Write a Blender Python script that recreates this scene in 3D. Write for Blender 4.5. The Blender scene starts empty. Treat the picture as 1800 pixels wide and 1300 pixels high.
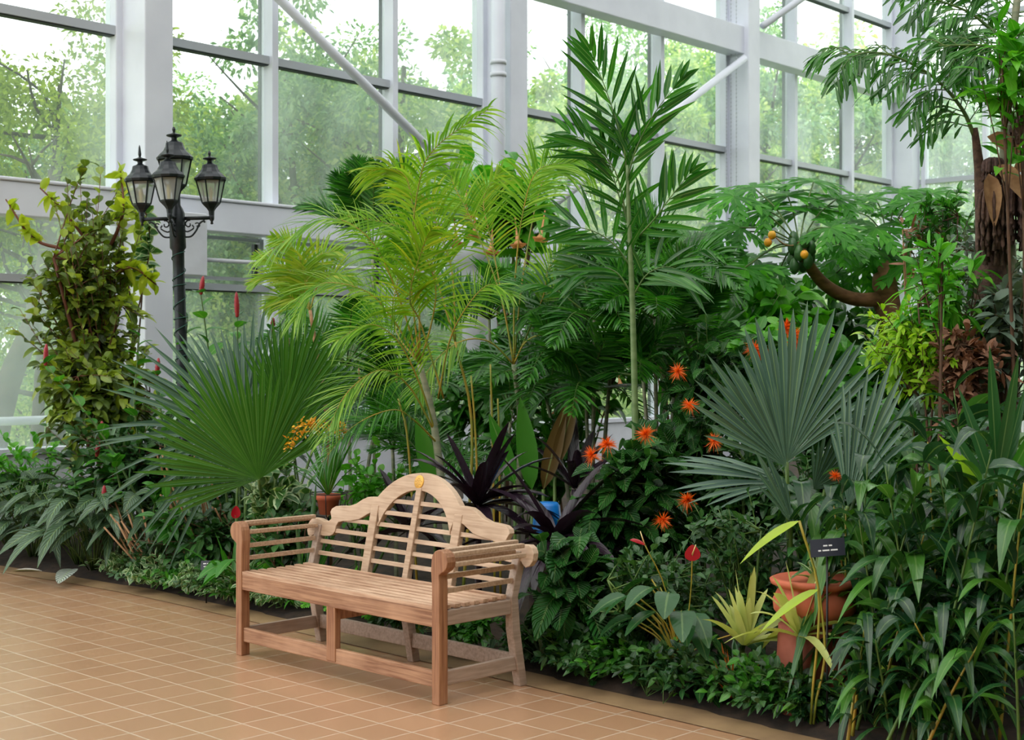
import bpy, math, random
import numpy as np
from mathutils import Vector, Matrix

SC = bpy.context.scene
COL = SC.collection
F, HZ, CH = 2485.0, 630.0, 1.6          # focal length (px of an 1800 px frame), horizon row, eye height
R = np.random.default_rng(11)
UP = np.array([0., 0., 1.])

def at(px, py, Z):
    return np.array([(px - 900) / F * Z, Z, CH + (HZ - py) / F * Z])
def gd(px, d):
    """depth of a place standing d metres behind the edge of the planting bed"""
    return 7.2 / (1 + (px - 900) / F) + d
def A(*v): return np.array(v, dtype=float)
def nrm(v):
    v = np.asarray(v, dtype=float)
    return v / np.maximum(np.linalg.norm(v, axis=-1, keepdims=True), 1e-9)
def lin(c):
    return tuple(((x/255/12.92) if x/255 <= .04045 else ((x/255+.055)/1.055)**2.4) for x in c)

# ------------------------------------------------------------------ mesh builder
class MB:
    def __init__(s): s.V, s.L, s.S, s.U, s.M, s.n = [], [], [], [], [], 0
    def add(s, V, faces, uv=None, m=0):
        V = np.asarray(V, float).reshape(-1, 3)
        if isinstance(faces, np.ndarray):
            k = faces.shape[1]; fl = faces.reshape(-1); sz = np.full(len(faces), k)
        else:
            fl = np.array([i for f in faces for i in f]); sz = np.array([len(f) for f in faces])
        s.V.append(V); s.L.append(fl + s.n); s.S.append(sz); s.M.append(np.full(len(sz), m))
        s.U.append(np.asarray(uv, float).reshape(-1, 2)[fl] if uv is not None else V[fl][:, :2])
        s.n += len(V)
    def box(s, a, b, m=0):
        a, b = np.minimum(a, b), np.maximum(a, b)
        V = [(x, y, z) for x in (a[0], b[0]) for y in (a[1], b[1]) for z in (a[2], b[2])]
        s.add(V, BOXF, m=m)
    def obox(s, o, ax, ay, az, m=0):
        """box from corner o with edge vectors ax, ay, az"""
        o, ax, ay, az = map(lambda v: np.asarray(v, float), (o, ax, ay, az))
        V = [o + ax*i + ay*j + az*k for i in (0, 1) for j in (0, 1) for k in (0, 1)]
        s.add(V, BOXF, m=m)
    def tube(s, P, r, k=6, m=0, caps=True):
        P = np.asarray(P, float); n = len(P)
        r = np.full(n, r, float) if np.isscalar(r) else np.asarray(r, float)
        T = np.gradient(P, axis=0); T = nrm(T)
        ref = A(0, 0, 1) if abs(T[:, 2]).mean() < .8 else A(1, 0, 0)
        X = nrm(np.cross(T, ref)); Y = np.cross(T, X)
        a = np.linspace(0, 2*np.pi, k, endpoint=False)
        V = P[:, None] + r[:, None, None]*(X[:, None]*np.cos(a)[None, :, None] + Y[:, None]*np.sin(a)[None, :, None])
        i = np.arange(n-1)[:, None]*k; j = np.arange(k)[None]; j2 = (j+1) % k
        Fq = np.stack([i+j, i+j2, i+k+j2, i+k+j], -1).reshape(-1, 4)
        ln = np.concatenate([[0], np.cumsum(np.linalg.norm(np.diff(P, axis=0), axis=1))])
        uv = np.stack([np.tile(np.arange(k)/k, n), np.repeat(ln, k)], -1)
        faces = [tuple(q) for q in Fq]
        if caps: faces += [tuple(range(k))[::-1], tuple(range((n-1)*k, n*k))]
        s.add(V.reshape(-1, 3), faces, uv, m)
    def lathe(s, prof, c=(0, 0, 0), k=24, m=0, axis=None, a0=0.):
        c = np.asarray(c, float); n = len(prof)
        if axis is None: X, Y, Zv = A(1, 0, 0), A(0, 1, 0), A(0, 0, 1)
        else:
            Zv = nrm(axis); X = nrm(np.cross(Zv, A(0.3, 1, .2))); Y = np.cross(Zv, X)
        a = np.linspace(0, 2*np.pi, k, endpoint=False) + a0
        V = [c + X*r*math.cos(t) + Y*r*math.sin(t) + Zv*z for r, z in prof for t in a]
        Fq = [(i*k+j, i*k+(j+1) % k, (i+1)*k+(j+1) % k, (i+1)*k+j) for i in range(n-1) for j in range(k)]
        s.add(V, Fq, m=m)
    def blades(s, P, D, N, L, W, prof, nseg=4, droop=.3, fold=.15, curl=0., m=0):
        P = np.atleast_2d(P); n = len(P)
        D = nrm(np.broadcast_to(D, (n, 3))); N = np.broadcast_to(N, (n, 3))
        b = lambda v: np.broadcast_to(np.asarray(v, float), (n,)).reshape(n, 1, 1)
        L, W, dr, cu = b(L), b(W), b(droop), b(curl)
        t = np.linspace(0, 1, nseg+1).reshape(1, -1, 1)
        S = np.cross(D, N) + 1e-5; S = nrm(S); Nn = nrm(np.cross(S, D))
        C = P[:, None] + D[:, None]*L*t - UP*dr*L*t**2 + Nn[:, None]*cu*L*t**2
        T = nrm(D[:, None] - UP*2*dr*t + Nn[:, None]*2*cu*t)
        Uv = nrm(np.cross(S[:, None]+0*T, T))
        w = W*prof(t)/2
        V = np.stack([C - S[:, None]*w + Uv*w*2*fold, C, C + S[:, None]*w + Uv*w*2*fold], 2)
        i = (np.arange(n)*(nseg+1)*3).reshape(n, 1, 1) + (np.arange(nseg)*3).reshape(1, nseg, 1) + np.arange(2).reshape(1, 1, 2)
        Fq = np.stack([i, i+1, i+4, i+3], -1).reshape(-1, 4)
        uv = np.zeros((n, nseg+1, 3, 2)); uv[..., 0] = [0, .5, 1]; uv[..., 1] = t
        s.add(V.reshape(-1, 3), Fq, uv.reshape(-1, 2), m)
    def build(s, name, mats, parent=None, local=False, smooth=True, bevel=0, auto=False):
        me = bpy.data.meshes.new(name)
        V = np.concatenate(s.V); L = np.concatenate(s.L); S = np.concatenate(s.S); U = np.concatenate(s.U); M = np.concatenate(s.M)
        if parent is not None and not local:
            V = V - np.array(world_loc(parent))
        me.vertices.add(len(V)); me.vertices.foreach_set('co', V.astype(np.float32).ravel())
        me.loops.add(len(L)); me.loops.foreach_set('vertex_index', L.astype(np.int32))
        me.polygons.add(len(S)); me.polygons.foreach_set('loop_start', (np.cumsum(S)-S).astype(np.int32))
        me.polygons.foreach_set('material_index', M.astype(np.int32))
        me.polygons.foreach_set('use_smooth', np.full(len(S), smooth))
        uvl = me.uv_layers.new(name='UVMap'); uvl.data.foreach_set('uv', U.astype(np.float32).ravel())
        me.update(calc_edges=True); me.validate()
        for mt in (mats if isinstance(mats, (list, tuple)) else [mats]): me.materials.append(mt)
        o = bpy.data.objects.new(name, me); COL.objects.link(o)
        if parent is not None: o.parent = parent
        if bevel:
            bm = o.modifiers.new('bevel', 'BEVEL'); bm.width = bevel; bm.segments = 2; bm.limit_method = 'ANGLE'
        return o
BOXF = [(0, 1, 3, 2), (4, 6, 7, 5), (0, 4, 5, 1), (2, 3, 7, 6), (0, 2, 6, 4), (1, 5, 7, 3)]
def world_loc(o):
    v = Vector((0, 0, 0))
    while o is not None: v = v + o.location; o = o.parent
    return v
def empty(name, loc, label, cat, group=None):
    o = bpy.data.objects.new(name, None); COL.objects.link(o); o.location = tuple(float(x) for x in loc)
    o.empty_display_size = .1
    return tag(o, label, cat, group)
def tag(o, label, cat, group=None, kind=None):
    o['label'] = label; o['category'] = cat
    if group: o['group'] = group
    if kind: o['kind'] = kind
    return o
def struct(o, label=None):
    o['kind'] = 'structure'
    if label: o['label'] = label
    return o
def bez(a, b, c, n):
    t = np.linspace(0, 1, n)[:, None]
    return (1-t)**2*np.asarray(a) + 2*t*(1-t)*np.asarray(b) + t*t*np.asarray(c)
def curve(pts, n):
    """smooth path through pts"""
    P = np.asarray(pts, float)
    if len(P) == 2: return P[0] + (P[1]-P[0])*np.linspace(0, 1, n)[:, None]
    Q = np.vstack([2*P[0]-P[1], P, 2*P[-1]-P[-2]])
    out = []
    for t in np.linspace(0, len(P)-1-1e-6, n):
        i = int(t); f = t-i; p0, p1, p2, p3 = Q[i:i+4]
        out.append(.5*((2*p1)+(-p0+p2)*f+(2*p0-5*p1+4*p2-p3)*f*f+(-p0+3*p1-3*p2+p3)*f**3))
    return np.array(out)
def rv(n=1, s=1.): return R.normal(size=(n, 3))*s
def ru(a, b, n=None): return R.uniform(a, b, n)

# blade outlines (width along the length)
lance = lambda t: np.sin(np.pi*np.clip(t, 0, 1)**.75)**.85*(1-.0*t)+.02
strap = lambda t: np.minimum(1, .35+t*3)*np.sqrt(np.clip(1-t**5, 0, 1))*(1-.45*t)+.01
rnd = lambda t: np.sin(np.pi*np.clip(t*.98+.01, 0, 1)**.85)**.5+.01
ovate = lambda t: np.sin(np.pi*np.clip(t*.98+.01, 0, 1)**.72)**.62+.01
obov = lambda t: np.sin(np.pi*np.clip(t*.97+.02, 0, 1)**1.25)**.7+.02
thin = lambda t: np.minimum(1, .4+t*4)*(1-t**2.2)+.03
lobed = lambda t: (np.sin(np.pi*np.clip(t*.97+.03, 0, 1)**1.1)**.8)*(1+.42*np.cos(t*np.pi*7))+.03
fish = lambda t: np.where(t < .75, .1+1.2*t, 1.0-(t-.75)*2.6)

# ------------------------------------------------------------------ materials
def nodes(name):
    m = bpy.data.materials.new(name); m.use_nodes = True
    nt = m.node_tree; nt.nodes.clear()
    out = nt.nodes.new('ShaderNodeOutputMaterial')
    return m, nt, out
def N(nt, t, **k):
    n = nt.nodes.new(t)
    for a, v in k.items():
        if a.startswith('i_'): n.inputs[a[2:].replace('_', ' ')].default_value = v
        else: setattr(n, a, v)
    return n
def mixc(nt, fac, a, b, mode='MIX'):
    n = nt.nodes.new('ShaderNodeMix'); n.data_type = 'RGBA'; n.blend_type = mode
    for s, v in ((0, fac), (6, a), (7, b)):
        if hasattr(v, 'links') or hasattr(v, 'is_linked'): nt.links.new(v, n.inputs[s])
        else: n.inputs[s].default_value = v if s == 0 else tuple(v)+((1,) if len(v) == 3 else ())
    return n.outputs[2]
def mth(nt, op, a, b=None, c=None):
    n = nt.nodes.new('ShaderNodeMath'); n.operation = op
    for i, v in enumerate((a, b, c)):
        if v is None: continue
        if hasattr(v, 'is_linked'): nt.links.new(v, n.inputs[i])
        else: n.inputs[i].default_value = v
    return n.outputs[0]

def leafmat(name, cols, rough=.38, trans=.25, vein=0., rib=0., spec=.5, bump=.15, tcol=None, stripe=None, edge=None):
    """leaf surface: colour varies leaf by leaf; midrib and side veins run along the blade's own UV"""
    m, nt, out = nodes(name)
    g = N(nt, 'ShaderNodeNewGeometry')
    cr = N(nt, 'ShaderNodeValToRGB'); nt.links.new(g.outputs['Random Per Island'], cr.inputs[0])
    el = cr.color_ramp.elements
    while len(el) < len(cols): el.new(.5)
    for i, c in enumerate(cols):
        el[i].position = i/(max(1, len(cols)-1)); el[i].color = lin(c)+(1,)
    col = cr.outputs[0]
    uv = N(nt, 'ShaderNodeUVMap'); sp = N(nt, 'ShaderNodeSeparateXYZ'); nt.links.new(uv.outputs[0], sp.inputs[0])
    u = mth(nt, 'ABSOLUTE', mth(nt, 'SUBTRACT', sp.outputs[0], .5))
    hgt = None
    if vein or stripe or bump:
        ph = mth(nt, 'MULTIPLY', mth(nt, 'SUBTRACT', sp.outputs[1], mth(nt, 'MULTIPLY', u, .45)), 62.)
        sn = mth(nt, 'SINE', ph); hgt = sn
    if stripe:
        f = mth(nt, 'MULTIPLY', mth(nt, 'GREATER_THAN', sn, .25), .75)
        col = mixc(nt, f, col, lin(stripe))
    if vein:
        f = mth(nt, 'MULTIPLY', mth(nt, 'GREATER_THAN', sn, .9), vein)
        col = mixc(nt, f, col, lin((190, 210, 150)))
    if rib:
        f = mth(nt, 'MULTIPLY', mth(nt, 'LESS_THAN', u, .045), rib)
        col = mixc(nt, f, col, lin((175, 205, 130)))
    if edge:
        tc0 = N(nt, 'ShaderNodeTexCoord'); nz0 = N(nt, 'ShaderNodeTexNoise', i_Scale=40.); nt.links.new(tc0.outputs['Object'], nz0.inputs['Vector'])
        f = mth(nt, 'GREATER_THAN', mth(nt, 'ADD', u, mth(nt, 'MULTIPLY', nz0.outputs[0], .25)), .46)
        col = mixc(nt, f, col, lin(edge))
    tc = N(nt, 'ShaderNodeTexCoord'); nz = N(nt, 'ShaderNodeTexNoise', i_Scale=9.); nt.links.new(tc.outputs['Object'], nz.inputs['Vector'])
    col = mixc(nt, mth(nt, 'MULTIPLY', nz.outputs[0], .35), col, mixc(nt, 1., col, (.55, .6, .5), 'MULTIPLY'))
    p = N(nt, 'ShaderNodeBsdfPrincipled', i_Roughness=rough); p.inputs['Specular IOR Level'].default_value = spec
    nt.links.new(col, p.inputs['Base Color'])
    if bump and hgt is not None:
        b = N(nt, 'ShaderNodeBump', i_Strength=bump, i_Distance=.01); nt.links.new(hgt, b.inputs['Height']); nt.links.new(b.outputs[0], p.inputs['Normal'])
    if trans:
        tr = N(nt, 'ShaderNodeBsdfTranslucent')
        nt.links.new(mixc(nt, 1., col, tcol or (1.5, 1.6, .7), 'MULTIPLY'), tr.inputs[0])
        mx = N(nt, 'ShaderNodeMixShader'); mx.inputs[0].default_value = trans
        nt.links.new(p.outputs[0], mx.inputs[1]); nt.links.new(tr.outputs[0], mx.inputs[2]); nt.links.new(mx.outputs[0], out.inputs[0])
    else: nt.links.new(p.outputs[0], out.inputs[0])
    return m
def plain(name, c, rough=.5, metal=0., c2=None, scale=8., bump=0., stretch=(1, 1, 1), spec=.5, detail=4.):
    m, nt, out = nodes(name)
    p = N(nt, 'ShaderNodeBsdfPrincipled', i_Roughness=rough, i_Metallic=metal); p.inputs['Specular IOR Level'].default_value = spec
    if c2 is not None or bump:
        tc = N(nt, 'ShaderNodeTexCoord'); mp = N(nt, 'ShaderNodeMapping'); mp.inputs['Scale'].default_value = stretch
        nt.links.new(tc.outputs['Object'], mp.inputs[0])
        nz = N(nt, 'ShaderNodeTexNoise', i_Scale=scale, i_Detail=detail); nt.links.new(mp.outputs[0], nz.inputs['Vector'])
    if c2 is not None:
        mr = N(nt, 'ShaderNodeMapRange'); mr.inputs[1].default_value = .35; mr.inputs[2].default_value = .65
        nt.links.new(nz.outputs[0], mr.inputs[0])
        nt.links.new(mixc(nt, mr.outputs[0], lin(c), lin(c2)), p.inputs['Base Color'])
    else: p.inputs['Base Color'].default_value = lin(c)+(1,)
    if bump:
        b = N(nt, 'ShaderNodeBump', i_Strength=bump, i_Distance=.01); nt.links.new(nz.outputs[0], b.inputs['Height']); nt.links.new(b.outputs[0], p.inputs['Normal'])
    nt.links.new(p.outputs[0], out.inputs[0])
    return m

def wood(name, c, c2, sx):
    m, nt, out = nodes(name)
    p = N(nt, 'ShaderNodeBsdfPrincipled', i_Roughness=.62)
    tc = N(nt, 'ShaderNodeTexCoord'); mp = N(nt, 'ShaderNodeMapping'); mp.inputs['Scale'].default_value = sx
    nt.links.new(tc.outputs['Object'], mp.inputs[0])
    n1 = N(nt, 'ShaderNodeTexNoise', i_Scale=80., i_Detail=5., i_Distortion=.2); nt.links.new(mp.outputs[0], n1.inputs['Vector'])
    n2 = N(nt, 'ShaderNodeTexNoise', i_Scale=3.5, i_Detail=3.); nt.links.new(tc.outputs['Object'], n2.inputs['Vector'])
    mr = N(nt, 'ShaderNodeMapRange'); mr.inputs[1].default_value = .35; mr.inputs[2].default_value = .65; nt.links.new(n1.outputs[0], mr.inputs[0])
    col = mixc(nt, mr.outputs[0], lin(c), lin(c2))
    mr2 = N(nt, 'ShaderNodeMapRange'); mr2.inputs[1].default_value = .45; mr2.inputs[2].default_value = .7; mr2.inputs[4].default_value = .55; nt.links.new(n2.outputs[0], mr2.inputs[0])
    col = mixc(nt, mr2.outputs[0], col, lin(tuple(min(255, x+22) for x in c2)))
    nt.links.new(col, p.inputs['Base Color'])
    b = N(nt, 'ShaderNodeBump', i_Strength=.25, i_Distance=.004); nt.links.new(n1.outputs[0], b.inputs['Height']); nt.links.new(b.outputs[0], p.inputs['Normal'])
    nt.links.new(p.outputs[0], out.inputs[0])
    return m

M = {}
M['paint'] = plain('white_paint', (224, 227, 238), .45, c2=(213, 216, 228), scale=1.5)
M['paint_w'] = plain('white_paint_warm', (214, 217, 226), .5, c2=(198, 200, 208), scale=3)
M['alu'] = plain('grey_transom_paint', (178, 183, 190), .4)
M['seal'] = plain('dark_glazing_seal', (52, 58, 62), .6)
M['iron'] = plain('black_cast_iron', (26, 31, 36), .38, metal=.3, c2=(36, 42, 48), scale=30, bump=.08)
M['wire'] = plain('green_wire', (20, 70, 60), .4)
M['soil'] = plain('dark_soil', (34, 26, 20), .95, c2=(62, 46, 34), scale=14, bump=.9)
M['grass'] = plain('lawn', (112, 140, 70), .9, c2=(150, 165, 100), scale=2)
M['terra'] = plain('terracotta', (176, 84, 56), .75, c2=(196, 108, 78), scale=6, bump=.15)
M['terra2'] = plain('aged_terracotta', (128, 62, 44), .8, c2=(160, 90, 70), scale=7, bump=.2)
M['black'] = plain('black_plastic', (18, 18, 20), .4)
M['slate'] = plain('label_black', (38, 40, 52), .35)
M['chalk'] = plain('label_lettering', (225, 225, 225), .5)
M['brass'] = plain('brass', (222, 170, 78), .42, metal=.35)
M['engrave'] = plain('engraving', (140, 92, 30), .6)
M['blue'] = plain('blue_plastic', (20, 120, 205), .35)
M['steel'] = plain('pale_metal', (190, 195, 205), .3, metal=.5)
M['wood_warm'] = wood('teak_warm', (128, 82, 54), (164, 118, 84), (1, 1, .05))
M['wood_warmx'] = wood('teak_warm_rail', (124, 82, 56), (172, 130, 98), (.05, 1, 1))
M['wood_pale'] = wood('teak_pale', (166, 136, 110), (192, 164, 138), (.07, 1, 1))
M['wood_seat'] = wood('teak_seat', (156, 116, 88), (202, 168, 140), (.05, 1, 1))
M['wood_grey'] = wood('teak_grey', (146, 126, 110), (172, 150, 134), (1, .06, 1))
M['stem_green'] = plain('green_stem', (92, 118, 50), .5, c2=(60, 92, 38), scale=12)
M['stem_yel'] = plain('orange_green_stalk', (176, 140, 48), .45, c2=(120, 138, 50), scale=5)
M['stem_brown'] = plain('brown_stem', (96, 66, 44), .7, c2=(70, 46, 30), scale=14, bump=.3)
M['stem_red'] = plain('reddish_stem', (112, 62, 44), .6, c2=(88, 48, 34), scale=10)
M['stem_tan'] = plain('dry_tan_stem', (176, 136, 98), .8, c2=(140, 102, 70), scale=16)
M['bark'] = plain('grey_bark', (104, 92, 78), .9, c2=(72, 62, 52), scale=9, bump=.6, stretch=(1, 1, .25))
M['bark_pap'] = plain('papaya_bark', (150, 104, 72), .8, c2=(112, 74, 50), scale=10, bump=.5, stretch=(1, 1, 3))
M['palm_trunk'] = plain('ringed_palm_stem', (112, 124, 98), .6, c2=(150, 148, 122), scale=5, bump=.1, stretch=(.2, .2, 6))
M['bark_out'] = plain('outdoor_bark', (84, 76, 66), .9, c2=(60, 54, 46), scale=6)
M['fibre'] = plain('brown_fibre', (104, 78, 66), .9, c2=(70, 50, 44), scale=40, bump=.9)
M['fibre_d'] = plain('dark_fruit_strand', (66, 48, 46), .8, c2=(96, 70, 64), scale=50, bump=.5)
M['orange'] = leafmat('orange_petal', [(240, 100, 20), (250, 130, 30), (236, 84, 24)], .5, .3, bump=0, tcol=(1.3, 1, .6))
M['peach'] = leafmat('peach_petal', [(238, 168, 112), (246, 190, 140)], .55, .35, bump=0, tcol=(1.2, 1, .7))
M['red'] = plain('red_bract', (132, 20, 36), .4, c2=(160, 34, 44), scale=60, bump=.3)
M['redleaf'] = leafmat('red_spathe', [(172, 18, 40), (190, 28, 46)], .22, .15, bump=0, tcol=(1.2, .6, .6))
M['yellow'] = leafmat('yellow_petal', [(240, 184, 20), (222, 140, 24), (248, 200, 40)], .5, .25, bump=0, tcol=(1.2, 1.1, .5))
M['cream'] = plain('cream_spadix', (240, 220, 150), .5)
M['fruit'] = plain('ripe_papaya', (244, 158, 30), .4, c2=(250, 190, 60), scale=6)
M['fruit_g'] = plain('green_papaya', (44, 84, 44), .4, c2=(70, 110, 60), scale=6)
M['areca'] = leafmat('areca_leaf', [(86, 138, 34), (112, 164, 42), (138, 182, 58), (166, 200, 84)], .28, .4, rib=0., bump=0)
M['areca_y'] = leafmat('areca_yellow', [(146, 182, 46), (116, 166, 42), (184, 194, 60), (100, 152, 40)], .3, .4, bump=0)
M['palm_d'] = leafmat('dark_palm_leaf', [(30, 84, 26), (46, 112, 32), (72, 144, 42)], .26, .34, rib=.3, bump=0)
M['palm_m'] = leafmat('mid_palm_leaf', [(36, 90, 30), (54, 116, 36), (80, 146, 46)], .3, .3, bump=0)
M['fan_blue'] = leafmat('blue_fan_leaf', [(66, 96, 84), (76, 108, 92), (88, 118, 100)], .36, .14, rib=.4, bump=0)
M['fan_green'] = leafmat('green_fan_leaf', [(48, 98, 24), (58, 110, 28), (70, 122, 34)], .36, .35, rib=.25, bump=0)
M['broad'] = leafmat('broad_leaf', [(34, 90, 26), (56, 124, 34), (80, 150, 42)], .34, .28, rib=.25, bump=.1)
M['broad_b'] = leafmat('bright_leaf', [(58, 134, 28), (82, 164, 36), (112, 186, 48)], .34, .34, rib=.2, bump=.1)
M['quilt'] = leafmat('quilted_leaf', [(34, 84, 36), (50, 108, 44), (70, 132, 54)], .25, .16, rib=.25, bump=.9)
M['small_d'] = leafmat('small_dark_leaf', [(30, 66, 32), (46, 90, 42), (66, 112, 52)], .34, .22, rib=.15, bump=.15)
M['olive'] = leafmat('olive_leaf', [(62, 78, 34), (86, 108, 42), (116, 138, 48), (156, 172, 56)], .36, .3, rib=.2, bump=.05)
M['olive_y'] = leafmat('yellow_green_leaf', [(140, 160, 44), (170, 186, 56), (196, 206, 70)], .36, .4, bump=.05)
M['lime'] = leafmat('lime_leaf', [(120, 170, 30), (152, 196, 44), (186, 216, 66)], .34, .42, bump=0)
M['cal'] = leafmat('striped_leaf', [(34, 60, 42), (44, 74, 48), (60, 84, 46)], .3, .12, rib=.3, bump=.25, stripe=(84, 116, 96))
M['purple'] = leafmat('burgundy_leaf', [(30, 20, 32), (44, 30, 42), (52, 42, 52)], .25, .06, rib=0, bump=.05, tcol=(1.1, .6, .7))
M['ginger'] = leafmat('ginger_leaf', [(24, 60, 34), (34, 76, 40), (46, 92, 46), (84, 140, 40)], .27, .2, rib=.2, bump=.05)
M['grey_leaf'] = leafmat('grey_green_leaf', [(78, 98, 84), (96, 116, 100), (120, 138, 122)], .42, .2, bump=0)
M['dry'] = leafmat('dry_leaf', [(128, 84, 60), (158, 112, 86), (104, 70, 54)], .7, .2, bump=.2, tcol=(1.3, 1, .7))
M['varie'] = leafmat('variegated_leaf', [(54, 100, 50), (74, 118, 60), (96, 134, 84)], .38, .2, bump=.1, edge=(178, 194, 150))
M['brom'] = leafmat('cream_green_leaf', [(140, 168, 80), (190, 200, 120), (214, 216, 150)], .36, .25, rib=0, bump=0)
M['brom_o'] = leafmat('orange_bract', [(196, 92, 22), (226, 120, 30)], .45, .3, bump=0, tcol=(1.3, .9, .5))
M['tree_a'] = leafmat('outdoor_leaf_light', [(122, 160, 92), (164, 192, 118), (218, 226, 156)], .6, .35, bump=0, spec=.2)
M['tree_b'] = leafmat('outdoor_leaf_mid', [(90, 132, 96), (128, 166, 120), (176, 200, 150)], .6, .32, bump=0, spec=.2)
M['tree_c'] = leafmat('outdoor_leaf_olive', [(112, 138, 48), (148, 172, 70), (188, 204, 96)], .6, .4, bump=0, spec=.2)

def glassmat():
    m, nt, out = nodes('dusty_glass')
    tc = N(nt, 'ShaderNodeTexCoord'); mp = N(nt, 'ShaderNodeMapping'); mp.inputs['Scale'].default_value = (1, 1, .35)
    nt.links.new(tc.outputs['Object'], mp.inputs[0])
    nz = N(nt, 'ShaderNodeTexNoise', i_Scale=.9, i_Detail=5.); nt.links.new(mp.outputs[0], nz.inputs['Vector'])
    mr = N(nt, 'ShaderNodeMapRange'); mr.inputs[1].default_value = .42; mr.inputs[2].default_value = .72; mr.inputs[3].default_value = .06; mr.inputs[4].default_value = .30
    nt.links.new(nz.outputs[0], mr.inputs[0])
    t = N(nt, 'ShaderNodeBsdfTransparent'); t.inputs[0].default_value = (.95, .98, .97, 1)
    g = N(nt, 'ShaderNodeBsdfGlossy', i_Roughness=.02); g.inputs[0].default_value = (1, 1, 1, 1)
    lw_ = N(nt, 'ShaderNodeLayerWeight', i_Blend=.5); fr = mth(nt, 'MULTIPLY_ADD', mth(nt, 'POWER', lw_.outputs['Facing'], 5.), .35, .03)
    a = N(nt, 'ShaderNodeMixShader'); nt.links.new(fr, a.inputs[0]); nt.links.new(t.outputs[0], a.inputs[1]); nt.links.new(g.outputs[0], a.inputs[2])
    d = N(nt, 'ShaderNodeBsdfTranslucent'); d.inputs[0].default_value = (.82, .9, .92, 1)
    b = N(nt, 'ShaderNodeMixShader'); nt.links.new(mr.outputs[0], b.inputs[0]); nt.links.new(a.outputs[0], b.inputs[1]); nt.links.new(d.outputs[0], b.inputs[2])
    nt.links.new(b.outputs[0], out.inputs[0])
    return m
M['glass'] = glassmat()
def lampglass():
    m, nt, out = nodes('lantern_glass')
    t = N(nt, 'ShaderNodeBsdfTransparent'); t.inputs[0].default_value = (.9, .93, .93, 1)
    g = N(nt, 'ShaderNodeBsdfPrincipled', i_Roughness=.15); g.inputs['Base Color'].default_value = (.6, .63, .63, 1)
    a = N(nt, 'ShaderNodeMixShader'); a.inputs[0].default_value = .4
    nt.links.new(t.outputs[0], a.inputs[1]); nt.links.new(g.outputs[0], a.inputs[2]); nt.links.new(a.outputs[0], out.inputs[0])
    return m
M['lampglass'] = lampglass()

BU = A(.7145, -.6996, 0)     # along the bench and the bed's edge
BV = A(.6996, .7145, 0)      # from the path into the bed
def tilemat():
    m, nt, out = nodes('clay_floor_tile')
    p = N(nt, 'ShaderNodeBsdfPrincipled', i_Roughness=.34, i_IOR=1.7)
    tc = N(nt, 'ShaderNodeTexCoord'); mp = N(nt, 'ShaderNodeMapping')
    mp.inputs['Rotation'].default_value = (0, 0, math.atan2(.6996, .7145))
    mp.inputs['Location'].default_value = (.07, .02, 0)
    nt.links.new(tc.outputs['Object'], mp.inputs[0])
    br = N(nt, 'ShaderNodeTexBrick'); br.offset = 0.; br.squash = 1.
    for k, v in (('Scale', 1.), ('Mortar Size', .0045), ('Mortar Smooth', .2), ('Bias', 0.), ('Brick Width', .213), ('Row Height', .213)): br.inputs[k].default_value = v
    br.inputs['Color1'].default_value = lin((180, 138, 104))+(1,); br.inputs['Color2'].default_value = lin((171, 129, 96))+(1,)
    br.inputs['Mortar'].default_value = lin((208, 188, 166))+(1,)
    nt.links.new(mp.outputs[0], br.inputs['Vector'])
    nz = N(nt, 'ShaderNodeTexNoise', i_Scale=1.7, i_Detail=6.); nt.links.new(tc.outputs['Object'], nz.inputs['Vector'])
    col = mixc(nt, mth(nt, 'MULTIPLY', nz.outputs[0], .25), br.outputs[0], lin((184, 142, 112)))
    nt.links.new(col, p.inputs['Base Color'])
    n2 = N(nt, 'ShaderNodeTexNoise', i_Scale=5., i_Detail=4.); nt.links.new(tc.outputs['Object'], n2.inputs['Vector'])
    mr = N(nt, 'ShaderNodeMapRange'); mr.inputs[3].default_value = .27; mr.inputs[4].default_value = .33; nt.links.new(n2.outputs[0], mr.inputs[0]); nt.links.new(mr.outputs[0], p.inputs['Roughness'])
    p.inputs['Coat Weight'].default_value = .5; p.inputs['Coat Roughness'].default_value = .28
    b = N(nt, 'ShaderNodeBump', i_Strength=.5, i_Distance=.003); b.invert = True; nt.links.new(br.outputs['Fac'], b.inputs['Height']); nt.links.new(b.outputs[0], p.inputs['Normal'])
    nt.links.new(p.outputs[0], out.inputs[0])
    return m
M['tile'] = tilemat()
M['rear'] = plain('dark_green_blocker', (84, 92, 78), .8)  # kept dark so the added walls throw little light on the plants
M['kerb'] = plain('bed_edge_concrete', (150, 122, 88), .6, c2=(128, 102, 74), scale=5)

# ------------------------------------------------------------------ camera, sky
cam = bpy.data.cameras.new('camera'); co = bpy.data.objects.new('camera', cam); COL.objects.link(co); SC.camera = co
co.location = (0, 0, CH); co.rotation_euler = (math.pi/2, 0, 0)
cam.sensor_width = 36; cam.lens = F/1800*36; cam.shift_y = -(650-HZ)/1800; cam.clip_end = 300
cam.dof.use_dof = True; cam.dof.focus_distance = 7.3; cam.dof.aperture_fstop = 5.6
w = bpy.data.worlds.new('sky'); SC.world = w; w.use_nodes = True
nt = w.node_tree; bg = nt.nodes['Background']
tc = N(nt, 'ShaderNodeTexCoord'); sp = N(nt, 'ShaderNodeSeparateXYZ'); nt.links.new(tc.outputs['Generated'], sp.inputs[0])
cr = N(nt, 'ShaderNodeValToRGB'); nt.links.new(sp.outputs[2], cr.inputs[0])
cr.color_ramp.elements[0].position = 0.; cr.color_ramp.elements[0].color = (.95, .98, 1.0, 1)
cr.color_ramp.elements[1].position = .8; cr.color_ramp.elements[1].color = (1.0, 1.0, .99, 1)
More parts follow.
